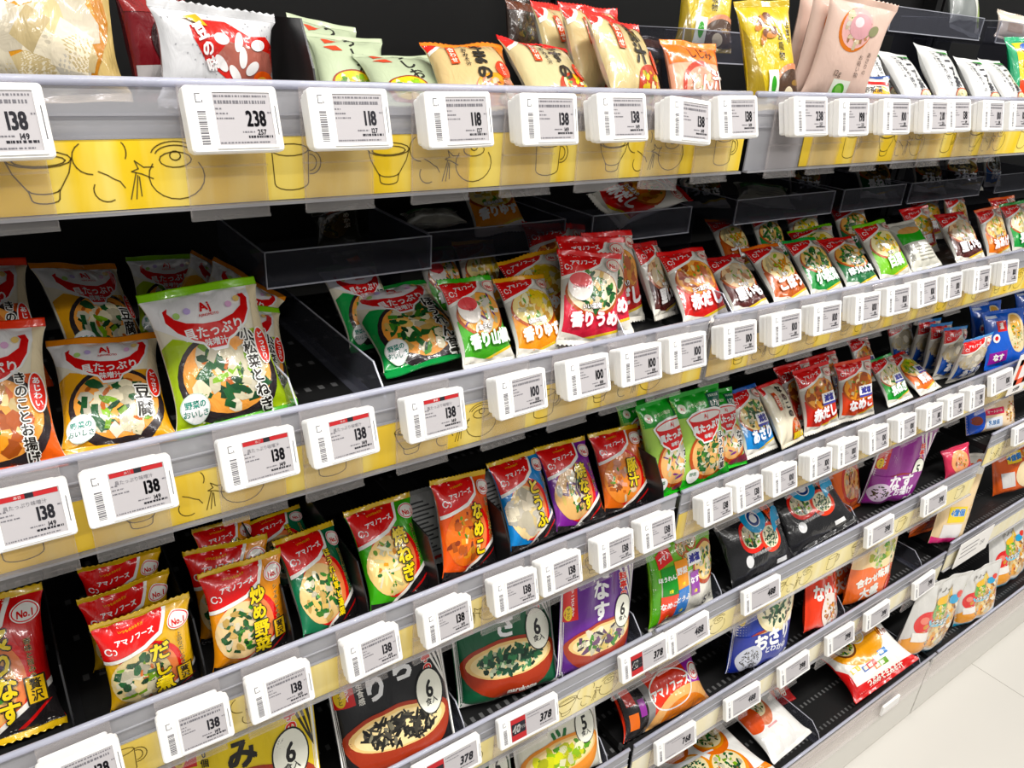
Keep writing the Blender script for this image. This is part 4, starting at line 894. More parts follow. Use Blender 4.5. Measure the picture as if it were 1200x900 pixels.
('aj_low_nasu', 0.8731, 0.6988, 1.1271, 2.4, 21.7, -0.9, 1.036, 'packets on the third shelf', 'packet', 'tall green soup bag partly hidden left of the front spinach bag'),
('aj_low_nasu', 0.8571, 0.7464, 1.1279, 6.7, 20.7, 1.7, 0.952, 'packets on the third shelf', 'packet', 'tall green soup bag in shade, rearmost left of the spinach bag'),
('aj_low_nasu', 1.0223, 0.7037, 1.1294, 0.8, 31.0, 4.4, 0.898, 'packets on the third shelf', 'packet', 'tall green eggplant soup bag showing on the right behind the spinach bag'),
('ar_asari', 1.1180, 0.7065, 1.1299, 4.1, 37.3, 1.7, 1.086, 'packets on the third shelf', 'packet', 'blue reduced-salt clam soup packet at the front of the third shelf'),
('ar_white_nameko', 1.2035, 0.6996, 1.1318, 14.0, 39.8, 6.6, 1.063, 'packets on the third shelf', 'packet', 'cream mushroom soup packet with a yellow foot stripe'),
('ar_low_akadashi', 1.3018, 0.7039, 1.1331, -8.1, 25.1, -5.3, 1.109, 'packets on the third shelf', 'packet', 'red reduced-salt miso soup packet, front of its lane'),
('ar_low_akadashi', 1.3022, 0.7387, 1.1304, -9.7, 32.5, -4.3, 1.074, 'packets on the third shelf', 'packet', 'red reduced-salt miso soup packet, second in its lane'),
('ar_low_akadashi', 1.4199, 0.7504, 1.1303, -8.7, 33.6, -4.7, 1.026, 'packets on the third shelf', 'packet', 'red reduced-salt miso soup packet, third in its lane'),
('ar_low_nameko', 1.4150, 0.6999, 1.1324, -15.2, 18.3, -6.3, 1.055, 'packets on the third shelf', 'packet', 'orange-red reduced-salt mushroom soup packet standing upright'),
('ar_low_negi', 1.5833, 0.6993, 1.1321, -10.5, 42.3, -8.8, 0.913, 'packets on the third shelf', 'packet', 'green reduced-salt leek soup packet lying back'),
('ar_low_yasai', 1.7154, 0.7003, 1.1280, -4.9, 64.5, -5.2, 0.991, 'packets on the third shelf', 'packet', 'orange reduced-salt vegetable soup packet lying back'),
('ar_low_akadashi', 1.6289, 0.8020, 1.1282, -1.3, 35.1, 3.4, 0.890, 'packets on the third shelf', 'packet', 'red soup packet in shade behind the upright mushroom packet'),
('ar_clam', 1.8337, 0.7977, 1.1289, -5.9, 4.0, 2.8, 1.019, 'packets on the third shelf', 'packet', 'blue clam soup packet, fourth from the front of its file'),
('ar_clam', 1.8261, 0.7591, 1.1289, -3.4, 7.3, 3.4, 1.035, 'packets on the third shelf', 'packet', 'blue clam soup packet, third from the front of its file'),
('ar_clam', 1.8181, 0.7256, 1.1294, -4.9, 5.9, 3.7, 1.063, 'packets on the third shelf', 'packet', 'blue clam soup packet, second from the front of its file'),
('ar_clam', 1.8420, 0.6991, 1.1329, -11.2, -9.9, -8.3, 1.026, 'packets on the third shelf', 'packet', 'blue clam soup packet, frontmost and tipped of its file'),
('ar_clam', 1.8060, 0.8163, 1.1316, -16.4, 24.1, -7.4, 0.913, 'packets on the third shelf', 'packet', 'blue clam soup packet in shade at the back of its file'),
('blue_somen', 2.0372, 0.6822, 1.1306, -18.9, 21.1, -4.0, 1.018, 'packets on the third shelf', 'packet', 'large blue noodle soup packet with a purple label, front one'),
('blue_somen', 2.0811, 0.7445, 1.1280, -8.0, 21.9, 0.1, 0.996, 'packets on the third shelf', 'packet', 'large blue noodle soup packet in shade behind the front one'),
('blue_somen', 2.3762, 0.7620, 1.1281, -13.8, 21.6, -2.0, 0.945, 'packets on the third shelf', 'packet', 'large blue noodle soup packet highest and farthest on the third shelf'),
('mk_shijimi', 0.1431, 0.6832, 0.8402, -11.8, 26.1, -0.0, 1.037, 'bags and pouches on the fourth shelf', 'pouch', 'yellow clam soup pouch with white six-serving oval on the fourth shelf'),
('mk_nori', 0.3553, 0.6779, 0.8410, -5.3, 26.1, -0.0, 0.993, 'bags and pouches on the fourth shelf', 'pouch', 'black seaweed soup pouch with white six-serving oval'),
('mk_aosa', 0.5598, 0.6986, 0.8447, -9.6, 26.8, 1.7, 1.010, 'bags and pouches on the fourth shelf', 'pouch', 'green sea-lettuce soup pouch with six-serving oval on the fourth shelf'),
('mk_nasu', 0.7198, 0.6808, 0.8461, 1.4, 9.0, 4.8, 0.921, 'bags and pouches on the fourth shelf', 'pouch', 'purple eggplant soup pouch with six-serving oval'),
('low_5pack', 0.9400, 0.6809, 0.8441, -1.1, 15.9, -0.6, 0.981, 'bags and pouches on the fourth shelf', 'bag', 'green five-serving variety bag with coloured squares'),
('black_5pack', 1.1698, 0.6691, 0.8453, -0.4, 36.0, -1.5, 0.977, 'bags and pouches on the fourth shelf', 'bag', 'black five-serving bag, nearer of the two'),
('black_5pack', 1.3624, 0.6672, 0.8689, -25.0, 44.0, -22.8, 0.932, 'bags and pouches on the fourth shelf', 'bag', 'black five-serving bag, farther of the two'),
('orange_pack', 1.5401, 0.7220, 0.8428, 8.8, 24.1, 6.5, 0.971, 'bags and pouches on the fourth shelf', 'bag', 'orange bag standing behind the farther black bag'),
('mk_nasuage', 1.6736, 0.7076, 0.8460, -14.1, -2.5, 2.1, 1.025, 'bags and pouches on the fourth shelf', 'pouch', 'purple eggplant and fried tofu pouch with five servings'),
('pink_pack', 1.9659, 0.6714, 0.8414, -15.1, 23.8, -7.6, 0.946, 'bags and pouches on the fourth shelf', 'packet', 'small pink packet lying at the back of the fourth shelf'),
('blue_oats', 2.1164, 0.6892, 0.9278, -19.7, 21.2, -4.7, 1.019, 'bags and pouches on the fourth shelf', 'bag', 'blue and cream oatmeal bag on the fourth shelf of the farthest bay'),
('mk_cabbage', 0.6930, 0.6883, 0.5520, -4.9, 22.1, 0.1, 1.032, 'bags and pouches on the fifth shelf', 'pouch', 'cream cabbage soup pouch with a bowl of yellow greens'),
('mk_aosa', 0.5059, 0.6961, 0.5557, -0.3, 22.5, 2.9, 0.977, 'bags and pouches on the fifth shelf', 'pouch', 'green soup pouch on the fifth shelf at the bottom of the picture'),
('am_box', 0.9686, 0.6829, 0.5538, 2.8, 45.6, 4.8, 1.015, 'bags and pouches on the fifth shelf', 'multipack', 'red and black box-shaped soup multipack lying on the fifth shelf'),
('mk_asari', 1.2520, 0.6890, 0.5598, -3.1, 7.2, 4.3, 1.193, 'bags and pouches on the fifth shelf', 'pouch', 'dark blue clam soup pouch with five servings'),
('red_na', 1.4759, 0.6773, 0.5665, 7.3, 17.9, 11.5, 1.259, 'bags and pouches on the fifth shelf', 'pouch', 'red mushroom soup pouch beside the blue clam pouch'),
('orange_soup', 1.6916, 0.6895, 0.5519, -4.6, 3.4, -0.0, 1.078, 'bags and pouches on the fifth shelf', 'pouch', 'orange and cream miso soup pouch at the front of the fifth shelf'),
('orange_soup', 1.6591, 0.7285, 0.5503, -1.0, 22.9, 1.4, 0.996, 'bags and pouches on the fifth shelf', 'pouch', 'orange soup pouch in shade behind the front orange pouch'),
('paper_bag', 2.0703, 0.6839, 0.5849, -13.4, 7.8, 8.1, 0.897, 'bags and pouches on the fifth shelf', 'bag', 'tall cream cereal bag with a yellow label leaning at the bay end'),
('orange_pack', 2.0756, 0.7434, 0.5771, -0.1, 19.6, 5.7, 1.077, 'bags and pouches on the fifth shelf', 'bag', 'orange soup bag lying low beside the tall cream cereal bag'),
('orange_bag', 2.5498, 0.7058, 0.5925, -21.4, 14.9, -9.8, 1.142, 'bags and pouches on the fifth shelf', 'bag', 'orange cereal bag with a yellow label in the farthest bay'),
('white_10', 1.1461, 0.5943, 0.3043, 29.1, 104.4, 38.6, 0.964, 'bags and pouches on the bottom shelf', 'bag', 'white ten-serving bag with orange soup bowls on the bottom shelf'),
('white_bowls', 1.4058, 0.6178, 0.2517, -14.6, 77.6, -16.5, 0.908, 'bags and pouches on the bottom shelf', 'bag', 'white bag with one brown bowl behind the ten-serving bag'),
('red_pack', 1.5089, 0.7213, 0.2385, 16.4, 61.3, 18.8, 0.773, 'bags and pouches on the bottom shelf', 'bag', 'dark red bag at the back behind the white bags'),
('red_10', 1.7712, 0.5946, 0.2950, -59.8, 61.4, -53.1, 0.896, 'bags and pouches on the bottom shelf', 'bag', 'red and white ten-serving bag lying on the bottom shelf'),
('cereal', 2.0154, 0.6385, 0.2510, -6.7, -0.4, 6.2, 1.277, 'bags and pouches on the bottom shelf', 'bag', 'clear granola bag with fruit print at the front of the bottom shelf'),
('cereal', 2.3206, 0.6170, 0.2450, -12.2, 5.7, -8.8, 0.942, 'bags and pouches on the bottom shelf', 'bag', 'granola bag standing right behind the front granola bag'),
('cereal', 2.6191, 0.6479, 0.2456, -7.1, 14.4, -7.8, 1.032, 'bags and pouches on the bottom shelf', 'bag', 'granola bag farthest along the bottom shelf'),
('red_pack', 2.8385, 0.6728, 0.2477, -20.0, -1.5, -15.9, 0.882, 'bags and pouches on the bottom shelf', 'bag', 'dark red bag at the far end of the bottom shelf'),
]
TAGTABLE = {
 'A': [(0.0187, '138', 'small', 0, 0), (0.1783, '238', 'small', 0, 0), (0.2756, '118', 'small', 0, 0), (0.3810, '118', 'small', 0, 0), (0.4853, '138', 'small', 0, 0), (0.5829, '138', 'small', 0, 0), (0.6864, '138', 'small', -0.004, 5), (0.7697, '138', 'small', 0, 0), (0.9135, '238', 'small', 0, 0), (1.0102, '198', 'small', 0, 0), (1.1178, '100', 'small', 0, 0), (1.2280, '210', 'small', 0, 0), (1.2984, '138', 'small', 0, 0), (1.4118, '100', 'small', 0, 0), (1.5048, '100', 'small', 0, 0)],
 'B': [(-0.0148, '138', 'red', 0, 0), (0.0642, '138', 'red', 0, 0), (0.1749, '138', 'red', 0, 0), (0.2589, '138', 'red', 0, 0), (0.3649, '138', 'red', 0, 0), (0.4772, '100', 'small', 0, 0), (0.5768, '100', 'small', 0, 0), (0.6680, '100', 'small', 0, 0), (0.7541, '100', 'small', 0, 0), (0.8619, '100', 'small', 0, 0), (0.9681, '100', 'small', 0, 0), (1.0724, '100', 'small', 0, 0), (1.1851, '100', 'small', 0, 0), (1.2794, '100', 'small', 0, 0), (1.3729, '100', 'small', 0, 0), (1.4644, '100', 'small', 0, 0), (1.5765, '100', 'small', 0, 0), (1.6948, '100', 'small', 0, 0)],
 'C': [(-0.0199, '138', 'small', 0, 0), (0.0865, '138', 'small', 0, 0), (0.1755, '138', 'small', 0, 0), (0.2861, '138', 'small', 0, 0), (0.3883, '138', 'small', 0, 0), (0.4940, '138', 'small', 0, 0), (0.5713, '138', 'small', 0, 0), (0.6720, '138', 'small', 0, 0), (0.7596, '138', 'small', 0, 0), (0.8937, '138', 'small', 0, 0), (0.9727, '138', 'small', 0, 0), (1.0670, '100', 'small', 0, 0), (1.1718, '100', 'small', 0, 0), (1.2579, '100', 'small', 0, 0), (1.3620, '100', 'small', 0, 0), (1.4649, '100', 'small', 0, 0), (1.5724, '100', 'small', 0, 0), (1.6622, '100', 'small', 0, 0), (1.7576, '100', 'small', 0, 0), (1.9115, '100', 'wide', 0, 0)],
 'D': [(0.4072, '378', 'sale', 0, 0), (0.5534, '378', 'sale', 0, 0), (0.8015, '378', 'sale', 0, 0), (0.9107, '488', 'wide', 0, 0), (1.1189, '488', 'wide', 0, 0), (1.5354, '398', 'wide', 0, 0), (1.7749, '398', 'wide', 0, 0), (2.1905, '398', 'wide', 0.08, 0)],
 'E': [(0.6472, '378', 'wide', -0.01, 0), (0.9470, '768', 'wide', -0.012, 0), (1.1530, '488', 'wide', -0.016, 0), (1.3339, '398', 'wide', -0.02, 0), (1.5150, '398', 'wide', -0.02, 0), (1.6745, '398', 'wide', -0.02, 0), (1.9019, '398', 'wide', -0.02, 0)],
}
CARDX, CARDROW = 2.184, 'E'
SIGNX = 2.041
CLIPX = 1.815
TRAYS = [(0.263, 0.487, 0.85, 1.522, 1.424, 'clear riser tray on the second shelf, nearest one above the spinach packets'), (0.5, 0.745, 0.89, 1.515, 1.424, 'clear riser tray set farther back, behind the plum packets'), (0.76, 0.98, 0.85, 1.527, 1.424, 'clear riser tray holding the red miso packet lying sideways'), (1.09, 1.385, 0.85, 1.53, 1.424, 'clear riser tray holding the flat beige packet'), (1.411, 1.642, 0.85, 1.53, 1.424, 'clear riser tray holding the black and green leek packet'), (1.66, 1.986, 0.85, 1.53, 1.424, 'clear riser tray holding the black seaweed packets'), (2.06, 2.35, 0.85, 1.53, 1.424, 'clear riser tray farthest along the second shelf'), (1.5064, 1.8699, 0.9, 1.8605, 1.7253, 'clear riser tray at the back of the top shelf under the grey packet'), (1.9, 2.25, 0.88, 1.8585, 1.7253, 'clear riser tray under the flat beige packet at the far end of the top shelf'), (0.875, 1.035, 0.83, 1.79, 1.7253, 'small clear riser tray under the rear yellow mushroom packet')]
DIVS = [
 (0.2654, 'A', 'black', 'thin black divider on the top shelf beside the pale green packets'),
 (0.2329, 'B', 'clear', 'clear divider on the second shelf right of the large lime green packet'),
 (0.3290, 'B', 'clear', 'clear divider on the second shelf beside the dark green spinach packet'),
 (0.6873, 'B', 'clear', 'clear divider on the second shelf right of the plum packets'),
 (0.9055, 'B', 'clear', 'clear divider between the red miso and taro packets'),
 (-0.0169, 'C', 'black', 'black divider on the third shelf left of the yellow tofu packet'),
 (0.1104, 'C', 'black', 'black divider between the yellow and orange packets on the third shelf'),
 (0.2089, 'C', 'black', 'black divider between the orange and dark green packets on the third shelf'),
 (0.3034, 'C', 'black', 'black divider between the dark green and bright green packets on the third shelf'),
 (0.4031, 'C', 'black', 'black divider left of the mushroom packet on the third shelf'),
 (0.5178, 'C', 'black', 'black divider left of the blue packet on the third shelf'),
 (0.8159, 'C', 'black', 'black divider between the pork soup packet and the green bags'),
 (0.4566, 'D', 'clear', 'clear divider between the black and green pouches'),
 (0.6467, 'D', 'clear', 'clear divider between the green and purple pouches'),
 (0.8252, 'D', 'clear', 'clear divider between the purple pouch and the green variety bag'),
 (1.0388, 'D', 'clear', 'clear divider between the green variety bag and the nearer black bag'),
 (1.5013, 'D', 'clear', 'clear divider beyond the farther black bag'),
 (0.7898, 'E', 'clear', 'clear divider between the cream pouch and the red multipack'),
 (1.2259, 'E', 'clear', 'clear divider left of the red mushroom pouch'),
 (1.5736, 'E', 'clear', 'clear divider left of the orange and cream pouch'),
 (1.9362, 'E', 'clear', 'clear divider near the bay joint on the fifth shelf'),
 (1.4936, 'F', 'clear', 'clear divider between the white bags and the red bag'),
 (1.9783, 'F', 'clear', 'clear divider between the red bag and the granola bag'),
]
CAMLENS = 26.5200
CAMMAT = [[0.818213, 0.195042, -0.54082, 0.0], [-0.571361, 0.380316, -0.72726, 0.0], [0.063836, 0.904057, 0.422618, 1.813333], [0.0, 0.0, 0.0, 1.0]]
# ------------------------------------------------------------------ room and shelving (metres; floor z = 0, X along the aisle, Y into the shelves)
LIP = dict(A=1.7613, B=1.4600, C=1.1613, D=.8707, E=.5800, F=.2640)
YL = dict(A=.6587, B=.6587, C=.6587, D=.6587, E=.6587, F=.5907)
BAYS = [('near', -.361, .834), ('middle', .843, 2.034), ('far', 2.043, 3.239)]
ROWNAME = dict(A='top', B='second', C='third', D='fourth', E='fifth', F='bottom')
YB = 1.12
RAISED = {('D', 'far'): .080, ('E', 'far'): .025}      # the farthest bay has these two shelves a notch higher

bm = MB(); bm.box((-3, -3.5, -.05), (6.5, 2.2, 0)); fl = bm.build('floor', M['floor']); fl['kind'] = 'structure'
bm = MB(); bm.box((-3, -3.5, 3.9), (6.5, 2.2, 3.95)); ce = bm.build('ceiling', M['paper']); ce['kind'] = 'structure'

for nm, x0, x1 in BAYS:
    r = empty('shelving_unit', ((x0+x1)/2, YB, 0)); cx = (x0+x1)/2
    tag(r, {'near': 'black back panel and posts behind the nearest bay of soup shelves', 'middle': 'black back panel and posts behind the middle bay of soup shelves',
            'far': 'black back panel and posts behind the farthest bay of soup shelves'}[nm], 'shelving', 'black shelving bays')
    b = MB(); b.box((x0-cx, .005, .02), (x1-cx, .02, 2.25)); b.build('back_panel', M['black'], r)
    for sx in (x0-cx+.001, x1-cx-.026):
        b = MB(); b.box((sx, -.03, 0), (sx+.025, .004, 2.25))
        for k in range(38): b.box((sx+.008, -.0306, .25+k*.05), (sx+.017, -.03, .275+k*.05), 1)
        b.build('upright_post', [M['black'], M['blackpl']], r)
    yk = YL['F']+.012
    b = MB(); b.box((x0-cx, yk-YB, .0), (x1-cx, yk-YB+.012, .2105)); b.box((x0-cx, yk-YB-.006, .012), (x1-cx, yk-YB, .2)); b.build('kick_panel', M['kick'], r)

def stroke(mb, pts, w, y, mi=1):
    """pencil line as a ribbon lying just in front of the strip (x, z in metres)"""
    for (x0, z0), (x1, z1) in zip(pts, pts[1:]):
        d = math.hypot(x1-x0, z1-z0)
        if d < 1e-6: continue
        nx, nz = -(z1-z0)/d*w/2, (x1-x0)/d*w/2; ex, ez = (x1-x0)/d*w*.3, (z1-z0)/d*w*.3
        mb.add([(x0-nx-ex, y, z0-nz-ez), (x1-nx+ex, y, z1-nz+ez), (x1+nx+ex, y, z1+nz+ez), (x0+nx-ex, y, z0+nz-ez)], [(0, 1, 2, 3)], mi)
def arc(cx, cz, rx, rz, a0, a1, n=14):
    return [(cx+rx*math.cos(math.radians(a0+(a1-a0)*k/n)), cz+rz*math.sin(math.radians(a0+(a1-a0)*k/n))) for k in range(n+1)]
def sketch(mb, kind, x, z, y):
    w = .0009; L = []
    if kind == 'kettle':
        L += [arc(x, z-.004, .021, .018, -215, 35), arc(x, z+.009, .012, .006, 0, 360), arc(x, z+.012, .004, .0035, 0, 360), arc(x, z+.012, .018, .011, 15, 165), arc(x, z+.012, .015, .008, 15, 165)]
        L += [[(x-.017, z+.004), (x-.024, z+.004), (x-.030, z+.009), (x-.028, z+.003), (x-.033, z+.001), (x-.026, z-.001), (x-.018, z-.005)]]
        L += [[(x-.03, z), (x-.036, z-.02)], [(x-.029, z-.002), (x-.032, z-.02)], [(x-.028, z-.003), (x-.028, z-.018)]]
        L += [arc(x-.06, z+.012, .012, .012, 120, 270, 8), arc(x-.052, z-.012, .009, .009, 150, 300, 8), arc(x-.04, z+.016, .005, .008, -40, 60, 6), [(x-.056, z+.002), (x-.05, z-.001), (x-.046, z-.004), (x-.042, z-.006), (x-.039, z-.011)]]
    elif kind == 'mug':
        L += [arc(x, z+.014, .016, .005, 0, 360), [(x-.016, z+.014), (x-.015, z-.014)], arc(x, z-.014, .015, .006, 180, 360, 8), [(x+.015, z-.014), (x+.016, z+.014)], arc(x+.018, z+.003, .009, .010, -100, 100, 10), arc(x+.017, z+.003, .006, .007, -90, 90, 8)]
    else:
        L += [arc(x, z+.012, .021, .006, 0, 360), arc(x, z+.011, .017, .004, 0, 360), [(x-.021, z+.012), (x-.018, z+.002), (x-.010, z-.011), (x-.009, z-.017)], [(x+.021, z+.012), (x+.018, z+.002), (x+.010, z-.011), (x+.009, z-.017)], arc(x, z-.010, .010, .003, 180, 360, 6), arc(x, z-.017, .009, .003, 180, 360, 6)]
    for l in L: stroke(mb, l, w, y)

BAYWORD = dict(near='nearest', middle='middle', far='farthest')
STRIPWORD = dict(A='bright yellow', B='yellow', C='warm yellow', D='pale yellow', E='cream')
for row in 'ABCDEF':
    zl, yl = LIP[row], YL[row]; zs = zl-.036
    for bi, (nm, x0, x1) in enumerate(BAYS):
        zl = LIP[row]+RAISED.get((row, nm), 0); cx = (x0+x1)/2; r = empty('shelf', (cx, yl, zl)); a, e = x0-cx+.002, x1-cx-.002
        where = f'{ROWNAME[row]} black shelf of the {BAYWORD[nm]} bay'
        tag(r, where+(f', clear front rail, {STRIPWORD[row]} sketch strip' if row != 'F' else ', clear front rail above the cream kick panel'), 'shelf', 'black shelves with clear price rails')
        b = MB(); b.box((a+.003, .004, -.060), (e-.003, .008, -.036), 1); b.box((a+.003, .008, -.052), (e-.003, YB-yl-.037, -.036)); b.build('shelf_board', [M['board'], M['black'] if row != 'F' else M['kick']], r)
        if row == 'A':                          # cantilever brackets show at the bay ends
            pass
        b = MB()
        b.box((a, -.001, -.0945), (e, .0012, -.002)); b.box((a, -.0035, -.0405), (e, -.001, -.0385)); b.box((a, -.0075, -.0972), (e, .0012, -.0945))
        b.box((a, -.0028, -.024), (e, -.001, -.0228))
        fr = b.build('front_rail', M['rail' if row != 'F' else 'holder'], r)
        b = MB(); b.tube((a, .0, 0), (e, .0, 0), .0036); b.build('rail_lip', M['lip'], fr, True)
        if row != 'F':
            b = MB(); sa = a if not (row == 'A' and nm == 'middle') else a+.115
            b.box((sa, -.0026, -.0938), (e, -.0018, -.041))
            P0 = {'A': .140, 'B': .166, 'C': .20, 'D': .18, 'E': .06}[row]; k = 0; per = .0935
            x = P0-per*9
            while x < x1:
                kd = ('kettle', 'mug', 'bowl')[k % 3]
                if x-.07 > x0+(sa-a) and x+.03 < x1 and row != 'E': sketch(b, kd, x-cx, -.066, -.0029)
                x += per; k += 1
            b.build('price_strip', [STRIP[row], M['pencil']], r)

# ------------------------------------------------------------------ electronic price tags
def dashes(mb, x0, x1, z, h, y, rnd, mi):
    x = x0
    while x < x1:
        w = rnd.uniform(.0006, .0022); mb.box((x, y, z), (min(x+w, x1), y+.0001, z+h), mi); x += w+rnd.uniform(.0003, .0011)

def put_text(mb, s, x, z, size, y, mi, sx=1., off=.03, shear=0.):
    for vs, ts in lay_text(s, size, False, off, sx):
        mb.add([(x+p[0]+shear*p[1], y, z+p[1]) for p in vs], [tuple(t) for t in ts], mi)

TAGS = {}
def make_tag(price, style):
    k = (price, style)
    if k in TAGS: return dup(TAGS[k])
    rnd = random.Random(sum(map(ord, price+style)))
    wide = style in ('wide', 'sale'); W, Hh = (.112, .050) if wide else (.071, .049)
    r = empty('price_tag'); tilt = -.26
    b = MB()
    if not wide: b.rbox(-.002, .001, -.018, -.008, W-.010, Hh-.008, .003, 0, .001)
    b.rbox(-.001, 0, -.024 if not wide else -.027, -.018 if not wide else -.0245, W-.003, Hh-.003, .0035, 0, .0008); b.rbox(0, 0, -.034, -.0245, W, Hh, .0032, 0, .0012)
    yf = -.0341
    sx0, sx1 = (-.036, .048) if wide else (-.015, .029); z0, z1 = -.0195, .0195
    fr = .0022
    for q in (((sx0-fr, yf-.0009, z0-fr), (sx1+fr, yf+.001, z0)), ((sx0-fr, yf-.0009, z1), (sx1+fr, yf+.001, z1+fr)), ((sx0-fr, yf-.0009, z0), (sx0, yf+.001, z1)), ((sx1, yf-.0009, z0), (sx1+fr, yf+.001, z1))): b.box(*q)
    bx = sx0-.0125; z = .006
    while z > -.018:
        h = rnd.choice((.0005, .0008, .0012)); b.box((bx, yf-.0001, z-h), (bx+.006, yf+.0005, z), 1); z -= h+rnd.uniform(.0004, .0010)
    for q in ((0, 0, .004, .0007), (0, -.006, .0007, .006), (0, -.006, .004, .0007), (.0045, -.006, .0007, .002)): b.box((bx+q[0], yf-.0001, .018+q[1]), (bx+q[0]+q[2], yf+.0005, .018+q[1]+q[3]), 1)
    b.box((W/2-.0035, yf-.0001, -.012), (W/2-.0028, yf+.0005, .010), 1)
    hs = b.build('housing', [M['white'], M['grey']], r); hs.rotation_euler.x = tilt
    if wide: hs.location.y = .015
    b = MB(); b.box((sx0, yf-.0002, z0), (sx1, yf, z1)); y = yf-.0004
    if style == 'wide':
        put_text(b, price, sx1-.022, .000, .0185, y, 1, .8, .05, .15); dashes(b, sx0+.006, sx1-.03, .014, .0016, y, rnd, 2); dashes(b, sx0+.02, sx1-.03, .009, .0012, y, rnd, 2)
        dashes(b, sx1-.028, sx1-.006, -.013, .0014, y, rnd, 1); dashes(b, sx0+.004, sx0+.03, -.017, .0013, y, rnd, 2)
    elif style == 'sale':
        b.box((sx0+.001, y, -.019), (sx0+.028, y+.0001, .018), 3); b.box((sx0+.002, y-.0001, -.009), (sx0+.027, y, .010), 1)
        put_text(b, '40', sx0+.011, .0005, .017, y-.0003, 4, .75, .05, .15); put_text(b, '円引', sx0+.022, .000, .006, y-.0003, 4)
        put_text(b, price, sx1-.018, -.001, .018, y, 1, .8, .05, .15); dashes(b, sx0+.031, sx1-.01, .014, .0015, y, rnd, 2); dashes(b, sx0+.031, sx1-.03, .009, .0012, y, rnd, 2)
        dashes(b, sx1-.03, sx1-.006, -.013, .0014, y, rnd, 1)
    else:
        if style == 'red':
            b.box((sx0+.001, y, .0150), (sx1-.001, y+.0001, .0190), 3); b.box((.005, y-.0001, .0150), (.011, y, .0190), 1); put_text(b, '本日', .0, .0171, .0028, y-.0002, 4, 1, .02); put_text(b, '具たっぷり味噌汁', .004, .0098, .0042, y, 2, .9, .0)
        else:
            dashes(b, sx0+.001, sx1-.002, .0160, .0014, y, rnd, 2); dashes(b, sx0+.001, sx1-.004, .0112, .0024, y, rnd, 2)
        put_text(b, price, .0160, .0005, .0162, y, 1, .62, .035); put_text(b, {'138': '149', '100': '108', '118': '127', '238': '257', '210': '226', '198': '213'}.get(price, '149'), .019, -.0098, .0056, y, 1, .8, .03)
        dashes(b, .004, .014, -.0102, .0011, y, rnd, 2); dashes(b, .008, .027, -.0142, .0018, y, rnd, 1); dashes(b, sx0+.001, .024, -.0180, .0011, y, rnd, 2)
        for q in range(3): dashes(b, sx0+.001, sx0+.006+q*.004, .007-q*.0035, .0011, y, rnd, 2)
        dashes(b, .0255, .0282, .004, .0012, y, rnd, 2)
    b.build('screen', [M['screen'], M['ink'], M['grey'], M['red'], M['paper']], hs)
    b = MB(); hw = W/2-.003; b.box((-hw, .0005, -.071), (hw, .0015, .030)); b.box((-hw, -.0035, -.0735), (hw, .0015, -.071)); b.box((-hw, -.004, -.031), (hw, .0015, -.0298)); b.box((-hw, .0005, .030), (hw, .010, .0315))
    for sx in (-hw, hw-.0008): b.box((sx, -.0015, -.071), (sx+.0008, .0005, .030))
    b.build('clear_holder', M['holder'], r)
    TAGS[k] = r
    return r

ORD = ['first', 'second', 'third', 'fourth', 'fifth', 'sixth', 'seventh', 'eighth', 'ninth', 'tenth', 'eleventh', 'twelfth', 'thirteenth', 'fourteenth', 'fifteenth', 'sixteenth', 'seventeenth', 'eighteenth', 'nineteenth', 'twentieth', 'twenty-first']
for row, items in TAGTABLE.items():
    for i, (x, price, style, dz, roll) in enumerate(items):
        t = make_tag(price, style); t.location = (x, YL[row]-.006, LIP[row]-.032+dz)
        jr = random.Random(i*7+ord(row)); t.rotation_euler = (jr.uniform(-.03, .03), math.radians(roll)+jr.uniform(-.012, .012), jr.uniform(-.03, .03))
        kd = {'small': 'white price tag', 'red': 'red-topped price tag', 'wide': 'wide white price tag', 'sale': 'red-block discount tag'}[style]
        tag(t, f'{kd} reading {price}, {ORD[i]} along the {ROWNAME[row]} rail from the near end', 'price tag', f'price tags on the {ROWNAME[row]} shelf rail')

# ------------------------------------------------------------------ loose signs on the rails
def card(name, x, row, w, h, dz, label, draw, depth=.0012):
    r = empty(name, (x, YL[row]-.012, LIP[row]+dz)); tag(r, label, 'sign')
    b = MB(); b.rbox(0, 0, -depth, 0, w, h, .002, 0, .0002); draw(b, -depth-.0003); b.build('card', [M['paper'], M['orange'], M['grey'], M['ink']], r)
    b = MB(); b.box((-w/2+.004, .0002, -.02), (w/2-.004, .0012, h/2+.004)); b.build('clear_holder', M['holder'], r)
def d1(b, y):
    put_text(b, '250', .05, .0, .022, y, 2, .8, -.005); rn = random.Random(3)
    for k in range(3): dashes(b, -.08, .02, .018-k*.016, .003, y, rn, 2)
card('price_card', CARDX, CARDROW, .20, .085, -.03, 'large plain white price card on the fifth shelf rail of the farthest bay', d1)
def d2(b, y):
    b.box((-.030, y, -.03), (-.012, y+.0001, .04), 1); b.box((-.030, y, .024), (.035, y+.0001, .04), 1); b.box((-.030, y, -.03), (.035, y+.0001, -.014), 1); b.box((.02, y, -.03), (.035, y+.0001, .04), 1)
    put_text(b, '大好評', 0, -.043, .012, y, 3, 1, .03)
card('promotion_sign', SIGNX, 'C', .09, .11, -.03, 'white sign with a bold orange letter on the third rail', d2)
r = empty('label_clip', (CLIPX, YL['F']-.004, .192)); tag(r, 'small empty white clip on the kick panel at the bottom shelf', 'clip')
b = MB(); b.rbox(0, 0, -.006, 0, .085, .034, .003, 0, .001); b.build('body', M['white'], r); b = MB(); b.box((-.04, -.0085, -.012), (.04, -.006, -.009)); b.box((-.04, .0, .016), (.04, .004, .022)); b.build('clear_holder', M['holder'], r)

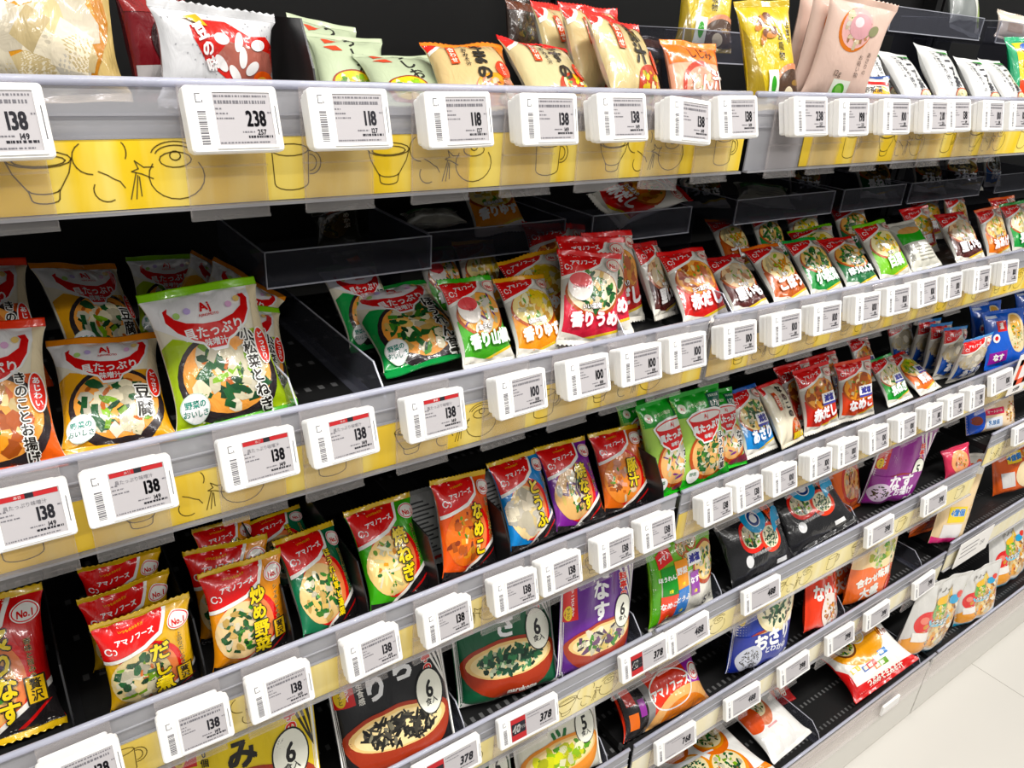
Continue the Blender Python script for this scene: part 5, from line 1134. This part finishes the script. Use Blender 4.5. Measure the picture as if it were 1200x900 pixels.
# ------------------------------------------------------------------ clear risers on the shelves and lane dividers
for x0, x1, yf, z0, rowz, lab in TRAYS:
    r = empty('riser_tray', ((x0+x1)/2, yf, z0)); tag(r, lab, 'tray', 'clear acrylic riser trays'); hw = (x1-x0)/2-.002; zz = rowz-z0+.0012
    b = MB(); b.box((-hw, 0, 0), (hw, .002, .043)); b.box((-hw, -.0002, .0425), (hw, .0022, .0438), 1); b.box((-hw, -.0012, -.0008), (hw, .0004, .0010), 1)
    for s in (-hw, hw-.0012): b.box((s, -.0002, 0), (s+.0012, .0022, .043), 1)
    b.build('front_panel', [M['acryl'], M['edge']], r)
    b = MB(); b.box((-hw, .002, 0), (hw, .19, .002)); b.build('tray_floor', M['acryl'], r)
    for s in (-1, 1):
        b = MB(); b.box((s*hw-.001, .002, .002), (s*hw+.001, .19, .0425)); b.box((s*hw-.001, .002, .0425), (s*hw+.001, .19, .0436), 1); b.build('side_panel', [M['acryl'], M['edge']], r)
        b = MB(); b.box((s*(hw-.01)-.001, .10, zz), (s*(hw-.01)+.001, .19, 0)); b.build('leg_panel', M['acryl'], r)
for i, (x, row, kind, lab) in enumerate(DIVS):
    zs = LIP[row]-.0355; r = empty('shelf_divider', (x, YL[row]+.012, zs)); tag(r, lab, 'divider', 'lane dividers on the shelves')
    hgt = .085 if kind == 'black' else .05; m = M['blackpl'] if kind == 'black' else M['acryl']
    b = MB(); prof = [(0, .0), (.40, .0), (.40, hgt), (.03, hgt), (.006, hgt*.55), (0, hgt*.3)]
    b.prism(prof, -.0007, .0007); b.prism([(0, 0), (0, hgt*.3), (.006, hgt*.55), (.03, hgt), (.40, hgt), (.40, hgt+.0012), (.0295, hgt+.0012), (.005, hgt*.56), (-.0012, hgt*.31), (-.0012, 0)], -.0009, .0009, 1); b.build('blade', [m, M['edge'] if kind == 'clear' else m], r)
    b = MB(); b.box((-.010, 0, 0), (.010, .40, .0012)); b.build('foot', m, r)

# ------------------------------------------------------------------ the goods
for key, x, y, z, yaw, tilt, roll, s, group, cat, label in PACKS:
    o = packet(key); o.rotation_mode = 'YXZ'; o.location = (x, y, z)
    o.rotation_euler = (math.radians(-tilt), math.radians(roll), math.radians(yaw)); o.scale = (s, s, s)
    tag(o, label, cat, group)

# ------------------------------------------------------------------ light and camera
def area(name, loc, sx, sy, energy, rot=(0, 0, 0), col=(1, .98, .95)):
    l = bpy.data.lights.new(name, 'AREA'); l.shape = 'RECTANGLE'; l.size = sx; l.size_y = sy; l.energy = energy; l.color = col
    o = bpy.data.objects.new(name, l); COL.objects.link(o); o.location = loc; o.rotation_euler = rot
for i, (y, e) in enumerate(((-.42, 1.7), (-2.6, .9))):
    for k in range(4):
        area('ceiling_tube_light', (-1.6+k*1.75, y, 3.75), 1.5, .14, 46*e)
w = bpy.data.worlds.new('store_ambient'); SC.world = w; w.use_nodes = True
w.node_tree.nodes['Background'].inputs['Color'].default_value = (1, .985, .96, 1)
w.node_tree.nodes['Background'].inputs['Strength'].default_value = .32

cam = bpy.data.cameras.new('camera'); co = bpy.data.objects.new('camera', cam); COL.objects.link(co)
cam.sensor_width = 36; cam.lens = CAMLENS; cam.clip_start = .01
co.matrix_world = Matrix(CAMMAT); SC.camera = co

SC.view_settings.view_transform = 'Standard'; SC.view_settings.look = 'None'
SC.view_settings.gamma = 1; SC.view_settings.use_curve_mapping = False
SC.view_settings.exposure = -.66
